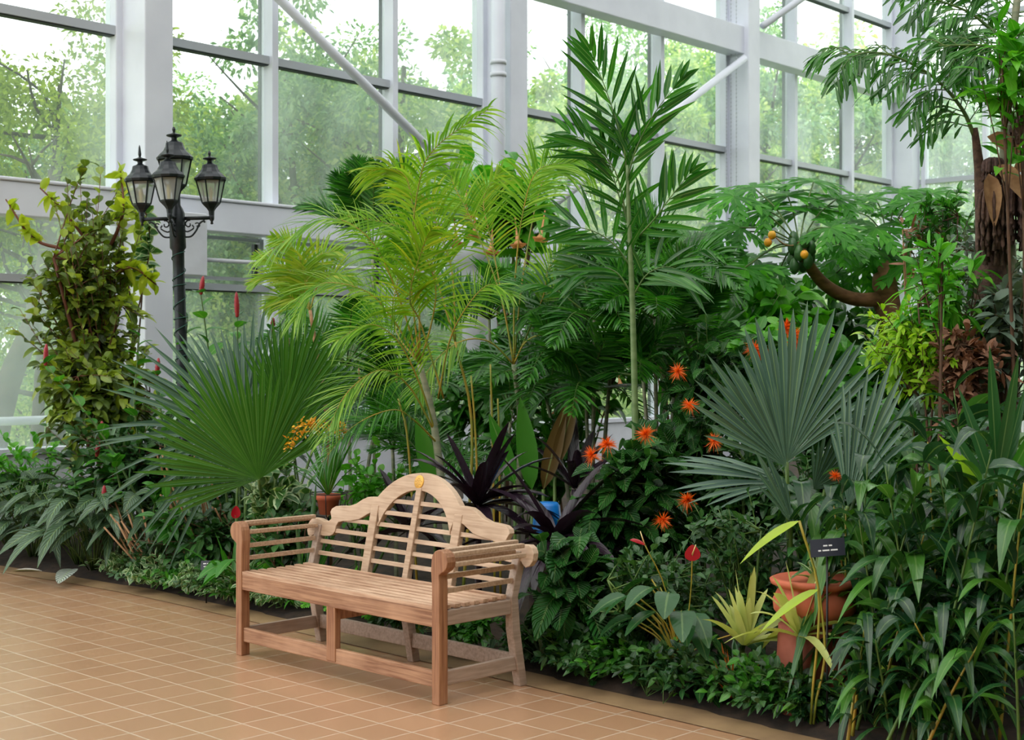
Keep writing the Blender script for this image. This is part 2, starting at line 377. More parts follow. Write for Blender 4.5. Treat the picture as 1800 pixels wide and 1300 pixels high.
nt.links.new(cr.outputs[0], bg.inputs[0]); bg.inputs[1].default_value = 3.0
SC.view_settings.view_transform = 'Standard'; SC.view_settings.look = 'None'; SC.view_settings.gamma = 1
SC.view_settings.use_curve_mapping = False; SC.view_settings.exposure = 0.0
SC.cycles.transparent_max_bounces = 12; SC.cycles.max_bounces = 6; SC.cycles.diffuse_bounces = 3; SC.cycles.glossy_bounces = 2; SC.cycles.transmission_bounces = 4
SC.cycles.use_denoising = True; SC.cycles.use_adaptive_sampling = True; SC.cycles.adaptive_threshold = .02
SC.cycles.caustics_reflective = False; SC.cycles.caustics_refractive = False
# a weak, very soft sun behind thin cloud
sl = bpy.data.lights.new('overcast_sun', 'SUN'); sl.energy = 2.4; sl.angle = math.radians(50); sl.color = (1, .98, .94)
so = bpy.data.objects.new('overcast_sun', sl); COL.objects.link(so); so.rotation_euler = (math.radians(28), math.radians(-22), 0)

# ------------------------------------------------------------------ floor, bed, ground
WA, WU, WN = A(-4.706, 13.0, 0), A(.6717, .7408, 0), A(.7408, -.6717, 0)
def WP(t, n, z): return WA + WU*t + WN*n + UP*z
EDGE = [(-9.5, 14.6), (-6.2, 12.6), (-3.95, 10.86), (-3.11, 10.22), (-2.5, 9.72), (-1.97, 9.2), (0, 7.2), (1.2, 5.97), (2.4, 4.75), (4.6, 2.5)]
E3 = [A(x, y, 0) for x, y in EDGE]
m = MB()
near = [A(-9.5, -3, 0), A(4.6, -3, 0)]
poly = [near[0], near[1]] + E3[::-1]
m.add(poly, [tuple(range(len(poly)))])
struct(m.build('floor', M['tile'], smooth=False), 'tan square clay tiles of the path')
m = MB()
for a, b in zip(E3[:-1], E3[1:]):
    m.add([a - BV*.15 + UP*.004, b - BV*.15 + UP*.004, b + BV*.09 + UP*.012, a + BV*.09 + UP*.012], [(0, 1, 2, 3)])
struct(m.build('trim_1', M['kerb'], smooth=False), 'plain concrete strip along the edge of the planting bed')
# soil of the planting bed, a gently lumpy sheet from the edge back to the glass wall
m = MB(); nx, ny = 60, 26
V = []
ep = np.array(E3); cl = np.concatenate([[0], np.cumsum(np.linalg.norm(np.diff(ep, axis=0), axis=1))])
for i in range(nx):
    s = cl[-1]*i/(nx-1)
    p = A(np.interp(s, cl, ep[:, 0]), np.interp(s, cl, ep[:, 1]), 0)
    q = p + BV*30
    den = np.dot(WN, BV*30)
    n0 = np.dot(WN, p - WA)
    far = p + BV*17 if n0 > 6 else p + BV*14
    for j in range(ny):
        f = j/(ny-1); v = p + (far-p)*f**1.5
        v = v + UP*(.0 if j == 0 else .03 + .05*math.sin(i*1.7+j*2.1)*min(1, j/3)+.04*min(1, j/4))
        nn = np.dot(WN, v-WA)
        if nn < .12: v = v + WN*(.12-nn)
        V.append(v)
m.add(V, [(i*ny+j, (i+1)*ny+j, (i+1)*ny+j+1, i*ny+j+1) for i in range(nx-1) for j in range(ny-1)])
struct(m.build('planting_bed_ground', M['soil']), 'dark soil of the planting bed')
m = MB(); m.add([(-70, -10, -.25), (80, -10, -.25), (80, 110, -.25), (-70, 110, -.25)], [(0, 1, 2, 3)])
struct(m.build('ground', M['grass'], smooth=False), 'lawn outside the glasshouse')

# ------------------------------------------------------------------ glass wall
CT = [(-4.15, .49), (1.22, .49), (6.43, .5), (11.85, .46), (17.22, .46)]
ZB, ZT = .72, 9.6
m = MB(); m.obox(WP(-6, -.15, 0), WU*23.6, WN*.27, UP*ZB); struct(m.build('wall_left', M['paint_w'], smooth=False, bevel=.01), 'low white wall under the glazing')
for k, (t, d) in enumerate(CT):
    m = MB(); m.obox(WP(t, -.12, 0), WU*.32, WN*(d+.12), UP*ZT)
    m.obox(WP(t-.07, -.1, 0), WU*.46, WN*.2, UP*ZT)
    struct(m.build('column', M['paint'], smooth=False, bevel=.012), 'white painted steel column of the glass wall, bay %d' % (k+1))
m = MB(); m.obox(WP(-6, .12, 2.89), WU*23.6, WN*.22, UP*.31); m.obox(WP(-6, .0, 3.2), WU*23.6, WN*.36, UP*.035)
struct(m.build('beam', M['paint'], smooth=False, bevel=.012), 'white box beam halfway up the glass wall')
m = MB(); m.obox(WP(6.75, .1, 6.24), WU*10.6, WN*.28, UP*.42)
struct(m.build('beam', M['paint'], smooth=False, bevel=.012), 'upper white box beam of the glass wall')
mull = [(-4.15, [-2.3, -.5]), (1.22, [3.07, 4.83]), (6.43, [8.28, 10.09]), (11.85, [13.77, 15.65])]
ends = [1.22, 6.43, 11.85, 17.22]
for k, ((t0, ms), t1) in enumerate(zip(mull, ends)):
    m = MB()
    for t in ms:
        m.obox(WP(t-.04, -.06, ZB), WU*.08, WN*.2, UP*(ZT-ZB), 0)
        m.obox(WP(t-.05, -.1, ZB), WU*.02, WN*.05, UP*(ZT-ZB), 1)
    for z, h in ((2.31, .07), (4.76, .085), (7.6, .085)):
        tt = [t0+.32]+[x for x in ms]+[t1]
        for a, b in zip(tt[:-1], tt[1:]):
            m.obox(WP(a+.04, -.04, z), WU*(b-a-.08), WN*.13, UP*h, 2)
            m.obox(WP(a+.04, -.03, z-.012), WU*(b-a-.08), WN*.1, UP*.012, 1)
    m.obox(WP(t0+.32, -.05, ZB), WU*(t1-t0-.32), WN*.2, UP*.05, 0)
    wo = struct(m.build('window_%d' % (k+1), [M['paint'], M['seal'], M['alu']], smooth=False), 'bay %d of tall white framed glazing' % (k+1))
    g = MB(); g.obox(WP(t0+.3, -.012, ZB+.03), WU*(t1-t0-.28), WN*.006, UP*(ZT-ZB-.04))
    g.build('glass', M['glass'], wo, smooth=False)
# operable vents under the beam in the second bay
m = MB()
for a, b in ((1.75, 2.95), (3.2, 4.7), (4.95, 6.3)):
    for z in (2.42, 2.84): m.obox(WP(a, .02, z), WU*(b-a), WN*.06, UP*.035)
    for t in (a, b-.05): m.obox(WP(t, .02, 2.42), WU*.05, WN*.07, UP*.45)
    m.obox(WP(b-.09, .0, 2.44), WU*.05, WN*.05, UP*.38, 1)
struct(m.build('window_5', [M['alu'], M['seal']], smooth=False), 'row of opening vents below the white beam')
# end wall
def EP(s, z, o=0.): return WP(17.54+o, .0+s, z)
m = MB()
for s in (.5, 1.65, 2.8, 3.95): m.obox(EP(s, ZB, -.05), WN*.08, WU*.15, UP*(ZT-ZB), 0)
for z, h in ((2.31, .07), (4.76, .085), (7.6, .085)): m.obox(EP(.1, z, -.03), WN*5, WU*.1, UP*h, 2)
m.obox(EP(.1, 2.89, -.15), WN*5, WU*.2, UP*.31, 0); m.obox(EP(.1, 6.24, -.15), WN*5, WU*.2, UP*.42, 0)
m.obox(EP(.1, 0, -.05), WN*5, WU*.2, UP*ZB, 0)
wo = struct(m.build('window_6', [M['paint'], M['seal'], M['alu']], smooth=False), 'end wall of white framed glazing')
g = MB(); g.obox(EP(.1, ZB, .03), WN*5, WU*.006, UP*(ZT-ZB)); g.build('glass', M['glass'], wo, smooth=False)

def tube_thing(name, pts, r, mat, label, cat, k=10, n=None, grp=None):
    m = MB(); m.tube(curve(pts, n) if n else pts, r, k); o = m.build(name, mat); tag(o, label, cat, grp); return o
tube_thing('diagonal_brace', [WP(1.62, .43, 6.15), WP(6.22, .43, 3.36)], .055, M['paint'], 'white tubular brace sloping down to the right between the first two columns', 'brace')
tube_thing('diagonal_brace', [WP(6.84, .43, 3.3), WP(11.78, .43, 6.15)], .055, M['paint'], 'white tubular brace with rust marks rising to the right behind the tall palm', 'brace')
tube_thing('diagonal_brace', [WP(12.25, .46, 6.72), WP(17.1, .46, 9.4)], .055, M['paint'], 'short piece of white tubular brace above the upper beam', 'brace')
m = MB(); m.tube([WP(6.25, .46, .1), WP(6.25, .46, 9.5)], .085, 16)
dp = m.build('downpipe', M['paint']); tag(dp, 'white round downpipe against the middle column', 'pipe')
for z in (3.9, 5.05, 5.2): 
    b = MB(); b.tube([WP(6.25, .46, z), WP(6.25, .46, z+.05)], .1, 16); b.build('pipe_collar', M['paint_w'], dp)
m = MB()
for dt in (.0, .1, .22):
    z = np.arange(2.5, 9.3, .06)
    m.tube([WP(11.76-dt*.3, .12+dt, 2.5), WP(11.76-dt*.3, .12+dt, 9.3)], .004, 5)
    for q in z: m.lathe([(.001, -.014), (.014, 0), (.001, .014)], WP(11.76-dt*.3, .12+dt, q), 5)
tag(m.build('blind_chain', M['alu']), 'beaded pull chains hanging on the column left of the papaya', 'chain')
tube_thing('vent_rail', [WP(1.8, .3, 2.6), WP(6.4, .3, 2.62)], .022, M['paint_w'], 'thin white rail running across the vents', 'rail')
tube_thing('guard_rail', [WP(-6, -.9, .98), WP(6.4, -.9, .98)], .045, M['paint'], 'white pipe rail outside the left window near the tree trunks', 'rail')
for (t, n_, z, sx, sz, lb) in ((1.62, .42, 2.42, .3, .62, 'white metal box housing on the column behind the lamp post'),
                               (6.78, .45, 2.32, .24, .35, 'low white metal box on the middle column'),
                               (7.05, .5, 2.15, .42, .82, 'tall white metal box standing beside the middle column')):
    m = MB(); m.obox(WP(t, .37, z), WU*sx, WN*(n_-.27), UP*sz)
    tag(m.build('junction_box', M['paint_w'], smooth=False, bevel=.01), lb, 'box')
# white pedestal planter against the wall
c = at(836, 700, 15.2); c[2] = 0
m = MB()
m.lathe([(.17, .0), (.17, .06), (.13, .1), (.13, .2), (.15, 2.5), (.2, 2.58), (.27, 2.68), (.3, 2.8), (.3, 3.02), (.27, 3.04), (.27, 2.98), (.001, 2.95)], c, 32)
tag(m.build('pedestal_planter', M['paint_w']), 'round white planter on a tall pedestal under the peach trumpet flowers', 'planter')

# ------------------------------------------------------------------ trees outside
def tree(px, Z, h, rad, nl, mat, name, label, seed, fine=.1, trunk=.12, low=.25, gaps=0.):
    global R
    R = np.random.default_rng(seed)
    b = at(px, 700, Z); b[2] = -.25
    root = empty(name, b, label, 'tree', 'trees outside the glass')
    st = MB(); lf = MB()
    top = b + A(ru(-.4, .4), ru(-.4, .4), h*.8)
    main = curve([b, b+(top-b)*.35+rv(1, .15)[0], top], 8)
    st.tube(main, np.linspace(trunk, trunk*.3, 8), 7)
    for j in range(16):
        f = ru(.25, .9); p = b+(top-b)*f; d = nrm(A(*R.normal(size=2), ru(.2, .9)))
        e = p + d*rad*ru(.5, .9); st.tube(curve([p, (p+e)/2+rv(1, .1)[0], e], 5), np.linspace(trunk*.35, .01, 5), 4)
    # leafy clumps arranged over the crown
    nc = 90
    dirs = nrm(rv(nc)); rr = ru(.35, 1., nc)[:, None]
    cc = b + A(0, 0, h*(.5+low/2)) + dirs*rr*A(rad, rad, h*(.5-low/2))
    cs = ru(.25, .62, nc)
    idx = R.integers(0, nc, nl)
    o = nrm(rv(nl))*(ru(0, 1, nl)**.5)[:, None]*cs[idx][:, None]
    P = cc[idx] + o
    D = nrm(nrm(o+1e-3)+rv(nl, .7)); lf.blades(P, D, rv(nl)+UP, ru(fine*.7, fine*1.3, nl), ru(fine*.4, fine*.7, nl), ovate, 2, .2, .1)
    st.build('trunk', M['bark_out'], root); lf.build('foliage', mat, root)
    return root
def copy_tree(root, loc, label, rz=0., sc=1.):
    c = root.copy(); COL.objects.link(c); c.location = tuple(float(x) for x in loc); c.rotation_euler = (0, 0, rz); c.scale = (sc, sc, sc); c['label'] = label
    for ch in root.children:
        d = ch.copy(); COL.objects.link(d); d.parent = c
    return c
def tz(px, Z, z=-.25): p = at(px, 700, Z); p[2] = z; return p
T1 = tree(60, 17.5, 6.6, 2.5, 17000, M['tree_c'], 'garden_tree', 'loose olive green tree filling the leftmost window', 5, .085, .1, .3)
T2 = tree(420, 27, 8.3, 3.3, 24000, M['tree_a'], 'garden_tree', 'pale green tree with a rounded crown seen just right of the lamp post', 6, .12, .14, .0)
T3 = tree(640, 28, 8.6, 3.3, 24000, M['tree_b'], 'garden_tree', 'mid green tree seen behind the diagonal brace', 7, .12, .14, .0)
for i, (src, px, Z, rz, sc, lb) in enumerate([
    (T1, -160, 18.5, 2., 1., 'loose olive tree at the far left edge of the glass'),
    (T3, 215, 24, .8, .85, 'bluish green tree behind the leftmost window beside the column'),
    (T2, 30, 25, 2.4, .9, 'pale tree standing behind the olive tree in the leftmost window'),
    (T2, 720, 26.5, 5.3, 1.1, 'full pale tree close behind the second bay, left of the middle column'),
    (T3, 530, 26, 2.6, 1.05, 'bluish green tree behind the narrow pane left of the brace'),
    (T2, 540, 33, 1.3, 1.1, 'tall pale tree farther off behind the second window bay'),
    (T2, 770, 30, 3.6, 1.04, 'pale green tree left of the middle column'),
    (T3, 900, 34, 2.2, 1.15, 'mid green tree hidden partly by the middle column'),
    (T2, 1000, 32, 4.6, 1.1, 'pale tree behind the tall palm'),
    (T3, 1120, 35, 5.2, 1.2, 'mid green tree seen right of the tall palm'),
    (T2, 1240, 36, .4, 1.25, 'pale tree left of the chained column'),
    (T3, 1370, 37, 1.4, 1.3, 'mid green tree right of the chained column'),
    (T2, 1480, 39, 2.9, 1.3, 'pale tree above the papaya leaves'),
    (T3, 1600, 40, 4., 1.35, 'mid green tree seen at the corner of the glass'),
    (T2, 1720, 40, 5.1, 1.3, 'pale tree seen through the end wall'),
    (T3, 1850, 38, .9, 1.3, 'mid green tree at the right edge of the glass'),
    (T3, 330, 31, 3.3, .95, 'mid green tree behind the lamp post'),
    (T2, 1300, 44, 1.9, 1.6, 'tall pale tree rising above the upper beam'),
    (T3, 1060, 43, .2, 1.5, 'tall green tree rising behind the middle bay')]):
    copy_tree(src, tz(px, Z), lb, rz, sc)
# leaning bare trunks just outside the left window
for i, (pts, r, lb) in enumerate([
    ([at(-40, 800, 15.6), at(10, 690, 15.7), at(60, 560, 15.8), at(85, 420, 16.), at(95, 300, 16.2)], .16, 'leaning grey tree trunk outside the leftmost window'),
    ([at(60, 800, 16.4), at(110, 735, 16.5), at(190, 680, 16.6), at(240, 600, 16.8)], .12, 'low sloping grey trunk behind the white pipe rail')]):
    pts[0][2] = -.3
    root = empty('tree_trunk', pts[0], lb, 'tree')
    s = MB(); s.tube(curve(pts, 16), np.linspace(r, r*.4, 16), 9)
    for j in range(6):
        p = pts[2] + (pts[-1]-pts[2])*ru(0, 1); e = p+A(ru(-1, 1), ru(-.5, .5), ru(.3, 1.2)); s.tube(curve([p, (p+e)/2+rv(1, .1)[0], e], 5), np.linspace(.04, .008, 5), 5)
    s.build('bark', M['bark_out'], root)
R = np.random.default_rng(31)
# shrubs on the lawn, low, seen under the beams
def shrub_out(px, Z, r, h, n, mat, lb, seed):
    global R
    R = np.random.default_rng(seed); b = tz(px, Z)
    root = empty('garden_shrub', b, lb, 'shrub', 'shrubs outside the glass')
    lf = MB(); d = nrm(rv(n)); d[:, 2] = abs(d[:, 2]); P = b + d*A(r, r, h)*(ru(.5, 1, n)**.6)[:, None]*(1+.15*np.sin(d[:, :1]*9))
    lf.blades(P, nrm(d+rv(n, .6)), rv(n)+UP, ru(.07, .13, n), ru(.05, .08, n), ovate, 2, .2, .1); lf.build('foliage', mat, root)
    s = MB()
    for j in range(5): s.tube([b+A(0, 0, -.0), b+A(ru(-1, 1)*r*.6, ru(-1, 1)*r*.6, h*.7)], np.array([.04, .01]), 5)
    s.build('stem', M['bark_out'], root); return root
S1 = shrub_out(330, 23, 2.2, 2.7, 9000, M['tree_a'], 'pale shrub outside behind the lamp post', 41)
for px, Z, rz, sc, lb in ((560, 25, 1, 1, 'pale shrub outside behind the thin yellow palm'), (760, 27, 2, 1.1, 'pale shrub outside behind the areca palm'), (950, 29, 3, 1.2, 'pale shrub outside behind the middle column'),
                      (1180, 32, 4, 1.3, 'pale shrub outside behind the tall palm'), (1400, 36, 5, 1.4, 'pale shrub outside behind the papaya'), (1650, 38, .5, 1.4, 'pale shrub outside behind the end wall'), (120, 21, 2.5, .8, 'pale low shrub outside the leftmost window')):
    copy_tree(S1, tz(px, Z), lb, rz, sc)

# ------------------------------------------------------------------ bench
def pw(p): return np.asarray(p, float)
BO = A(-1.458, 7.646, 0)             # left front foot
yaw = math.atan2(BU[1], BU[0])
bench = empty('garden_bench', BO, 'weathered teak garden bench with scrolled arms and an arched slatted back', 'bench')
bench.rotation_euler = (0, 0, yaw)
BW, BD = 1.57, .47
def bp(m_, name, mat, bev=.004): return m_.build(name, M[mat], bench, local=True, smooth=False, bevel=bev)
def bbox(name, a, b, mat, bev=.004):
    m = MB(); m.box(A(*a), A(*b)); return bp(m, name, mat, bev)
def prism_xz(m, pts, y0, y1, lean=0., z0=.44):
    n = len(pts)
    V = [(x, y0+lean*(z-z0), z) for x, z in pts] + [(x, y1+lean*(z-z0), z) for x, z in pts]
    m.add(V, [tuple(range(n)), tuple(range(2*n-1, n-1, -1))] + [(i, i+n, (i+1) % n+n, (i+1) % n) for i in range(n)])
def prism_yz(m, pts, x0, x1):
    n = len(pts)
    V = [(x0, y, z) for y, z in pts] + [(x1, y, z) for y, z in pts]
    m.add(V, [tuple(range(n)), tuple(range(2*n-1, n-1, -1))] + [(i, i+n, (i+1) % n+n, (i+1) % n) for i in range(n)])
lw = .026
def front_leg(x, sgn):
    # post that curls outward into a disc-shaped scroll
    o = .045*sgn; cx, cz, r = x+sgn*.022, .665, .054
    P = [(x-lw, 0), (x+lw, 0), (x+lw, .44)] if sgn > 0 else [(x+lw, 0), (x-lw, 0), (x-lw, .44)]
    inner = -sgn
    body = [(x+sgn*lw, 0), (x+sgn*lw, .56), (x+sgn*(lw-.004), .60)]
    ang = [math.radians(a) for a in (-75, -50, -25, 0, 25, 50, 75, 100, 125, 150, 170)]
    disc = [(cx+sgn*(r*math.cos(a)+.004), cz+r*math.sin(a)) for a in ang]
    back = [(x-sgn*(lw+.006), .62), (x-sgn*lw, .54), (x-sgn*lw, 0)]
    m = MB(); prism_xz(m, body+disc+back, -.025, .03)
    return bp(m, 'leg', 'wood_warm', .004)
front_leg(0, -1); front_leg(BW, 1)
m = MB(); prism_xz(m, [(BW/2-.035, .085), (BW/2+.035, .085), (BW/2+.035, .37), (BW/2-.035, .37)], -.018, .02); bp(m, 'leg', 'wood_warm')
def rear_leg(x, wd=.024, top=.66):
    m = MB(); pts = [(BD+.045, 0), (BD+.095, 0), (BD+.045, .28), (BD+.03, .44), (BD+.045+.22*(top-.44), top), (BD-.005+.22*(top-.44), top), (BD-.015, .44), (BD-.01, .28)]
    prism_yz(m, pts, x-wd, x+wd); return bp(m, 'leg', 'wood_grey')
rear_leg(0); rear_leg(BW); rear_leg(BW/2, top=.44)
bbox('seat_rail', (-.01, -.02, .355), (BW+.01, .015, .437), 'wood_warmx')
bbox('seat_rail', (0, BD-.015, .36), (BW, BD+.02, .425), 'wood_warmx')
for x in (-.015, BW-.018): bbox('seat_rail', (x, .03, .36), (x+.033, BD, .43), 'wood_grey')
bbox('seat_rail', (BW/2-.018, .02, .29), (BW/2+.018, BD, .37), 'wood_warm')
bbox('stretcher', (.026, -.012, .075), (BW-.026, .015, .15), 'wood_warmx')
bbox('stretcher', (.02, BD+.035, .08), (BW-.02, BD+.062, .155), 'wood_grey')
for x in (-.012, BW-.012): bbox('stretcher', (x, .03, .08), (x+.024, BD+.06, .15), 'wood_grey')
ns = 8
for i in range(ns):
    y0 = -.022 + i*(BD+.02)/ns; dz = -.006*math.sin(math.pi*(i+.5)/ns)
    bbox('seat_slat', (.028 if y0 < .03 else .0, y0, .437+dz), (BW-.028 if y0 < .03 else BW, y0+(BD+.02)/ns-.026, .456+dz), 'wood_seat', .0015)
LE = .22
mid = BW/2
def arc(R_, zc, x0, x1, n):
    return [(mid+x, zc+math.sqrt(max(0, R_*R_-x*x))) for x in np.linspace(x0, x1, n)]
Ro, Ri = .44, .30
right = arc(Ro, .99-Ro, 0, .33, 10)
wing = [(mid+.345, .842), (mid+.41, .838), (mid+.45, .822), (mid+.50, .795), (mid+.56, .778), (mid+.62, .775), (mid+.67, .77), (mid+.70, .755), (mid+.71, .735), (mid+.70, .72), (mid+.69, .70), (mid+.71, .685), (mid+.75, .68), (mid+.80, .69), (mid+.85, .692), (mid+.875, .68), (mid+.89, .655), (mid+.89, .62), (mid+.875, .595), (mid+.85, .585), (mid+.825, .60), (mid+.815, .612), (mid+.74, .60), (mid+.68, .605), (mid+.655, .615), (mid+.64, .635), (mid+.64, .66), (mid+.625, .685), (mid+.58, .695), (mid+.52, .70), (mid+.45, .715), (mid+.38, .75), (mid+.335, .765), (mid+.30, .765)]
inn = [(x, z) for x, z in arc(Ri, .90-Ri, .285, 0, 10)]
half = right + wing + [(mid+.285, .72)] + inn
full = [(2*mid-x, z) for x, z in half[::-1]]
m = MB()
# crest built as a left and a right half meeting at the crown
prism_xz(m, half, BD+.005, BD+.042, LE)
prism_xz(m, [(2*mid-x, z) for x, z in half][::-1], BD+.005, BD+.042, LE)
cr_ = bp(m, 'crest_rail', 'wood_pale', .003)
for s in (-.33, 0, .33):
    m = MB(); top = .80 if s else .915; wd = .03 if s else .021
    prism_xz(m, [(mid+s-wd, .42), (mid+s+wd, .42), (mid+s+wd, top), (mid+s-wd, top)], BD+.0, BD+.036, LE); bp(m, 'back_post', 'wood_pale')
for z in (.495, .56, .625, .69, .755, .82):
    secs = [(mid-.31, mid+.31)] if z > .8 else [(mid-.33, mid+.33)]
    if z < .6: secs = [(0, mid-.33), (mid-.33, mid+.33), (mid+.33, BW)]
    elif z < .75: e = .62 if z < .65 else .6; secs = [(mid-e-.05, mid-.33), (mid-.33, mid+.33), (mid+.33, mid+e+.05)]
    if z > .8: secs = [(mid-.22, mid+.22)]
    for a, b in secs:
        m = MB(); prism_xz(m, [(a, z), (b, z), (b, z+.022), (a, z+.022)], BD+.012, BD+.026, LE); bp(m, 'back_slat', 'wood_pale', .002)
for sgn, x in ((-1, 0), (1, BW)):
    cx = x+sgn*.026
    for (dx, dz) in ((-.012*sgn, .044), (.03*sgn, .03), (.04*sgn, -.015), (-.03*sgn, -.004)):
        m = MB(); m.obox(A(cx+dx-.014, .03, .665+dz-.011), A(.028, 0, 0), A(0, BD+.0, -.002), A(0, 0, .022)); bp(m, 'arm_rail', 'wood_pale')
    for z in (.575, .508):
        m = MB(); m.obox(A(x-.008, .02, z), A(.016, 0, 0), A(0, BD, .0), A(0, 0, .024)); bp(m, 'arm_slat', 'wood_pale', .002)
# brass plaque with small engraved lines, on the arch
py = BD+.005+LE*(.945-.44)
m = MB(); m.lathe([(.001, .003), (.034, .003), (.036, .001), (.036, -.002)], (0, 0, 0), 28, axis=A(0, -1, 0))
pl = m.build('plaque', M['brass'], bench, local=True); pl.location = (mid-.008, py-.002, .945); pl.rotation_euler = (-math.atan(LE), 0, 0)
m = MB()
for z, wds in ((.017, (.018,)), (.009, (.014, .012)), (.002, (.02, .012, .016)), (-.006, (.01, .014)), (-.014, (.016, .018)), (-.022, (.01,))):
    x = -sum(wds)/2-.002*(len(wds)-1)
    for q in wds: m.box(A(x, -.0042, z-.0012), A(x+q, -.003, z+.0012)); x += q+.004
m.build('engraved_lines', M['engrave'], pl, local=True, smooth=False)
pl['label'] = 'small round brass plaque with engraved lines'

# ------------------------------------------------------------------ lamp post
LZ = 10.6
lb_ = at(333, 900, LZ); lb_[2] = .04
lamp = empty('lamp_post', lb_, 'black cast iron lamp post with four glass lanterns, leaning slightly', 'lamp post')
lamp.rotation_euler = (0, math.radians(-2.0), math.radians(8))
LZ0 = 2.49
m = MB(); m.lathe([(.11, 0), (.11, .08), (.07, .14), (.06, .5), (.045, .56), (.042, 2.2), (.045, LZ0-.12), (.06, LZ0-.1), (.058, LZ0+.16), (.046, LZ0+.19), (.03, LZ0+.22), (.028, LZ0+.46), (.04, LZ0+.47)], (0, 0, 0), 20)
m.build('pole', M['iron'], lamp, local=True)
def lantern(x, y, z, s, fin):
    lo = MB(); k = 6; a0 = ru(0, .3)
    lo.lathe([(.001, -.03), (.02*s, -.03), (.022*s, -.0), (.035*s, .02*s), (.068*s, .055*s), (.07*s, .065*s)], (x, y, z), k, a0=a0)
    zt = z+.065*s+.17*s
    lo.lathe([(.118*s, zt-.005), (.122*s, zt+.012*s), (.105*s, zt+.032*s), (.078*s, zt+.055*s), (.062*s, zt+.085*s), (.056*s, zt+.11*s), (.03*s, zt+.12*s), (.018*s, zt+.13*s), (.02*s, zt+.145*s), (.05*s, zt+.155*s), (.052*s, zt+.162*s), (.02*s, zt+.172*s), (.008, zt+.18*s), (.012*s, zt+.2*s), (.007*s, zt+(.25 if fin else .215)*s), (.001, zt+(.27 if fin else .22)*s)], (x, y, 0), k if False else 12, a0=a0)
    for j in range(k):
        a = a0+2*math.pi*j/k
        lo.tube([(x+.066*s*math.cos(a), y+.066*s*math.sin(a), z+.06*s), (x+.108*s*math.cos(a), y+.108*s*math.sin(a), zt)], .0055*s, 4)
        b = a0+2*math.pi*(j+1)/k
        for rr, zz in ((.066, z+.063*s), (.108, zt-.006)):
            lo.tube([(x+rr*s*math.cos(a), y+rr*s*math.sin(a), zz), (x+rr*s*math.cos(b), y+rr*s*math.sin(b), zz)], .005*s, 4)
    o = lo.build('lantern', M['iron'], lamp, local=True, smooth=False)
    g = MB(); g.lathe([(.063*s, z+.062*s), (.104*s, zt-.004)], (x, y, 0), k, a0=a0); g.build('lantern_glass', M['lampglass'], o, local=True, smooth=False)
    b = MB(); b.lathe([(.012, z+.06*s), (.012, z+.12*s), (.018, z+.135*s), (.012, z+.17*s), (.001, z+.185*s)], (x, y, 0), 10); b.build('bulb', M['cream'], o, local=True)
R = np.random.default_rng(3)
lantern(0, 0, LZ0+.30, 1.12, False)
AR = .255
for ang, fin in ((180, True), (0, False), (-100, True)):
    a = math.radians(ang); dx, dy = math.cos(a), math.sin(a)
    L_ = AR if ang != -100 else .2
    ar = MB(); z0 = LZ0+.12
    ar.tube([(0, 0, z0), (dx*(L_+.01), dy*(L_+.01), z0)], .014, 8)
    ar.lathe([(.001, z0-.05), (.012, z0-.045), (.008, z0-.03), (.018, z0-.012), (.02, z0+.015), (.012, z0+.03)], (dx*L_, dy*L_, 0), 10)
    P = lambda u, v: (dx*u, dy*u, z0+v)
    ar.tube(curve([P(.05, -.14), P(.1, -.135), P(.14, -.09), P(.165, -.04), P(.2, -.02), P(.2, -.035)], 18), .0075, 6)
    t = np.linspace(0, 3.6*math.pi/2, 22); rr = np.linspace(.032, .008, 22)
    ar.tube([P(.085+r*math.cos(q+1.2), -.045+r*math.sin(q+1.2)) for q, r in zip(t, rr)], .006, 6)
    ar.tube([P(.15-r*.7*math.cos(q+.6), -.055+r*.7*math.sin(q+.6)) for q, r in zip(t, rr)], .005, 6)
    ar.tube(curve([P(.05, -.09), P(.075, -.1), P(.12, -.075), P(.11, -.05)], 10), .006, 6)
    ar.build('arm', M['iron'], lamp, local=True)
    lantern(dx*L_, dy*L_, z0+.05, 1.0, fin)
t = np.linspace(0, 1, 260)
m = MB(); m.tube(np.stack([.049*np.cos(t*2*math.pi*15), .049*np.sin(t*2*math.pi*15), .7+t*(LZ0-.85)+.03*np.sin(t*40)], 1), .004, 4)
m.build('wound_light_cable', M['wire'], lamp, local=True)

# ------------------------------------------------------------------ unseen slats overhead, added to dim the light inside
m = MB()
for i in range(34):
    m.box(A(-16+i*1.05, -8, 9.7), A(-16+i*1.05+.55, 27, 9.78))
struct(m.build('dimmer_slats', M['paint'], smooth=False), 'unseen white slats added overhead to dim the interior')

m = MB(); m.box(A(-16, -8.2, -.1), A(19.9, -8, 9.7)); struct(m.build('blocker_back', M['rear'], smooth=False), 'unseen dark green wall added behind the viewer to cut frontal light')  # added out of view to block light from behind the camera
m = MB(); m.box(A(13, -8, -.1), A(13.2, 20, 9.7)); struct(m.build('blocker_right', M['rear'], smooth=False), 'unseen dark green side wall added to cut light from the right')  # also added unseen, closes off light on the right side

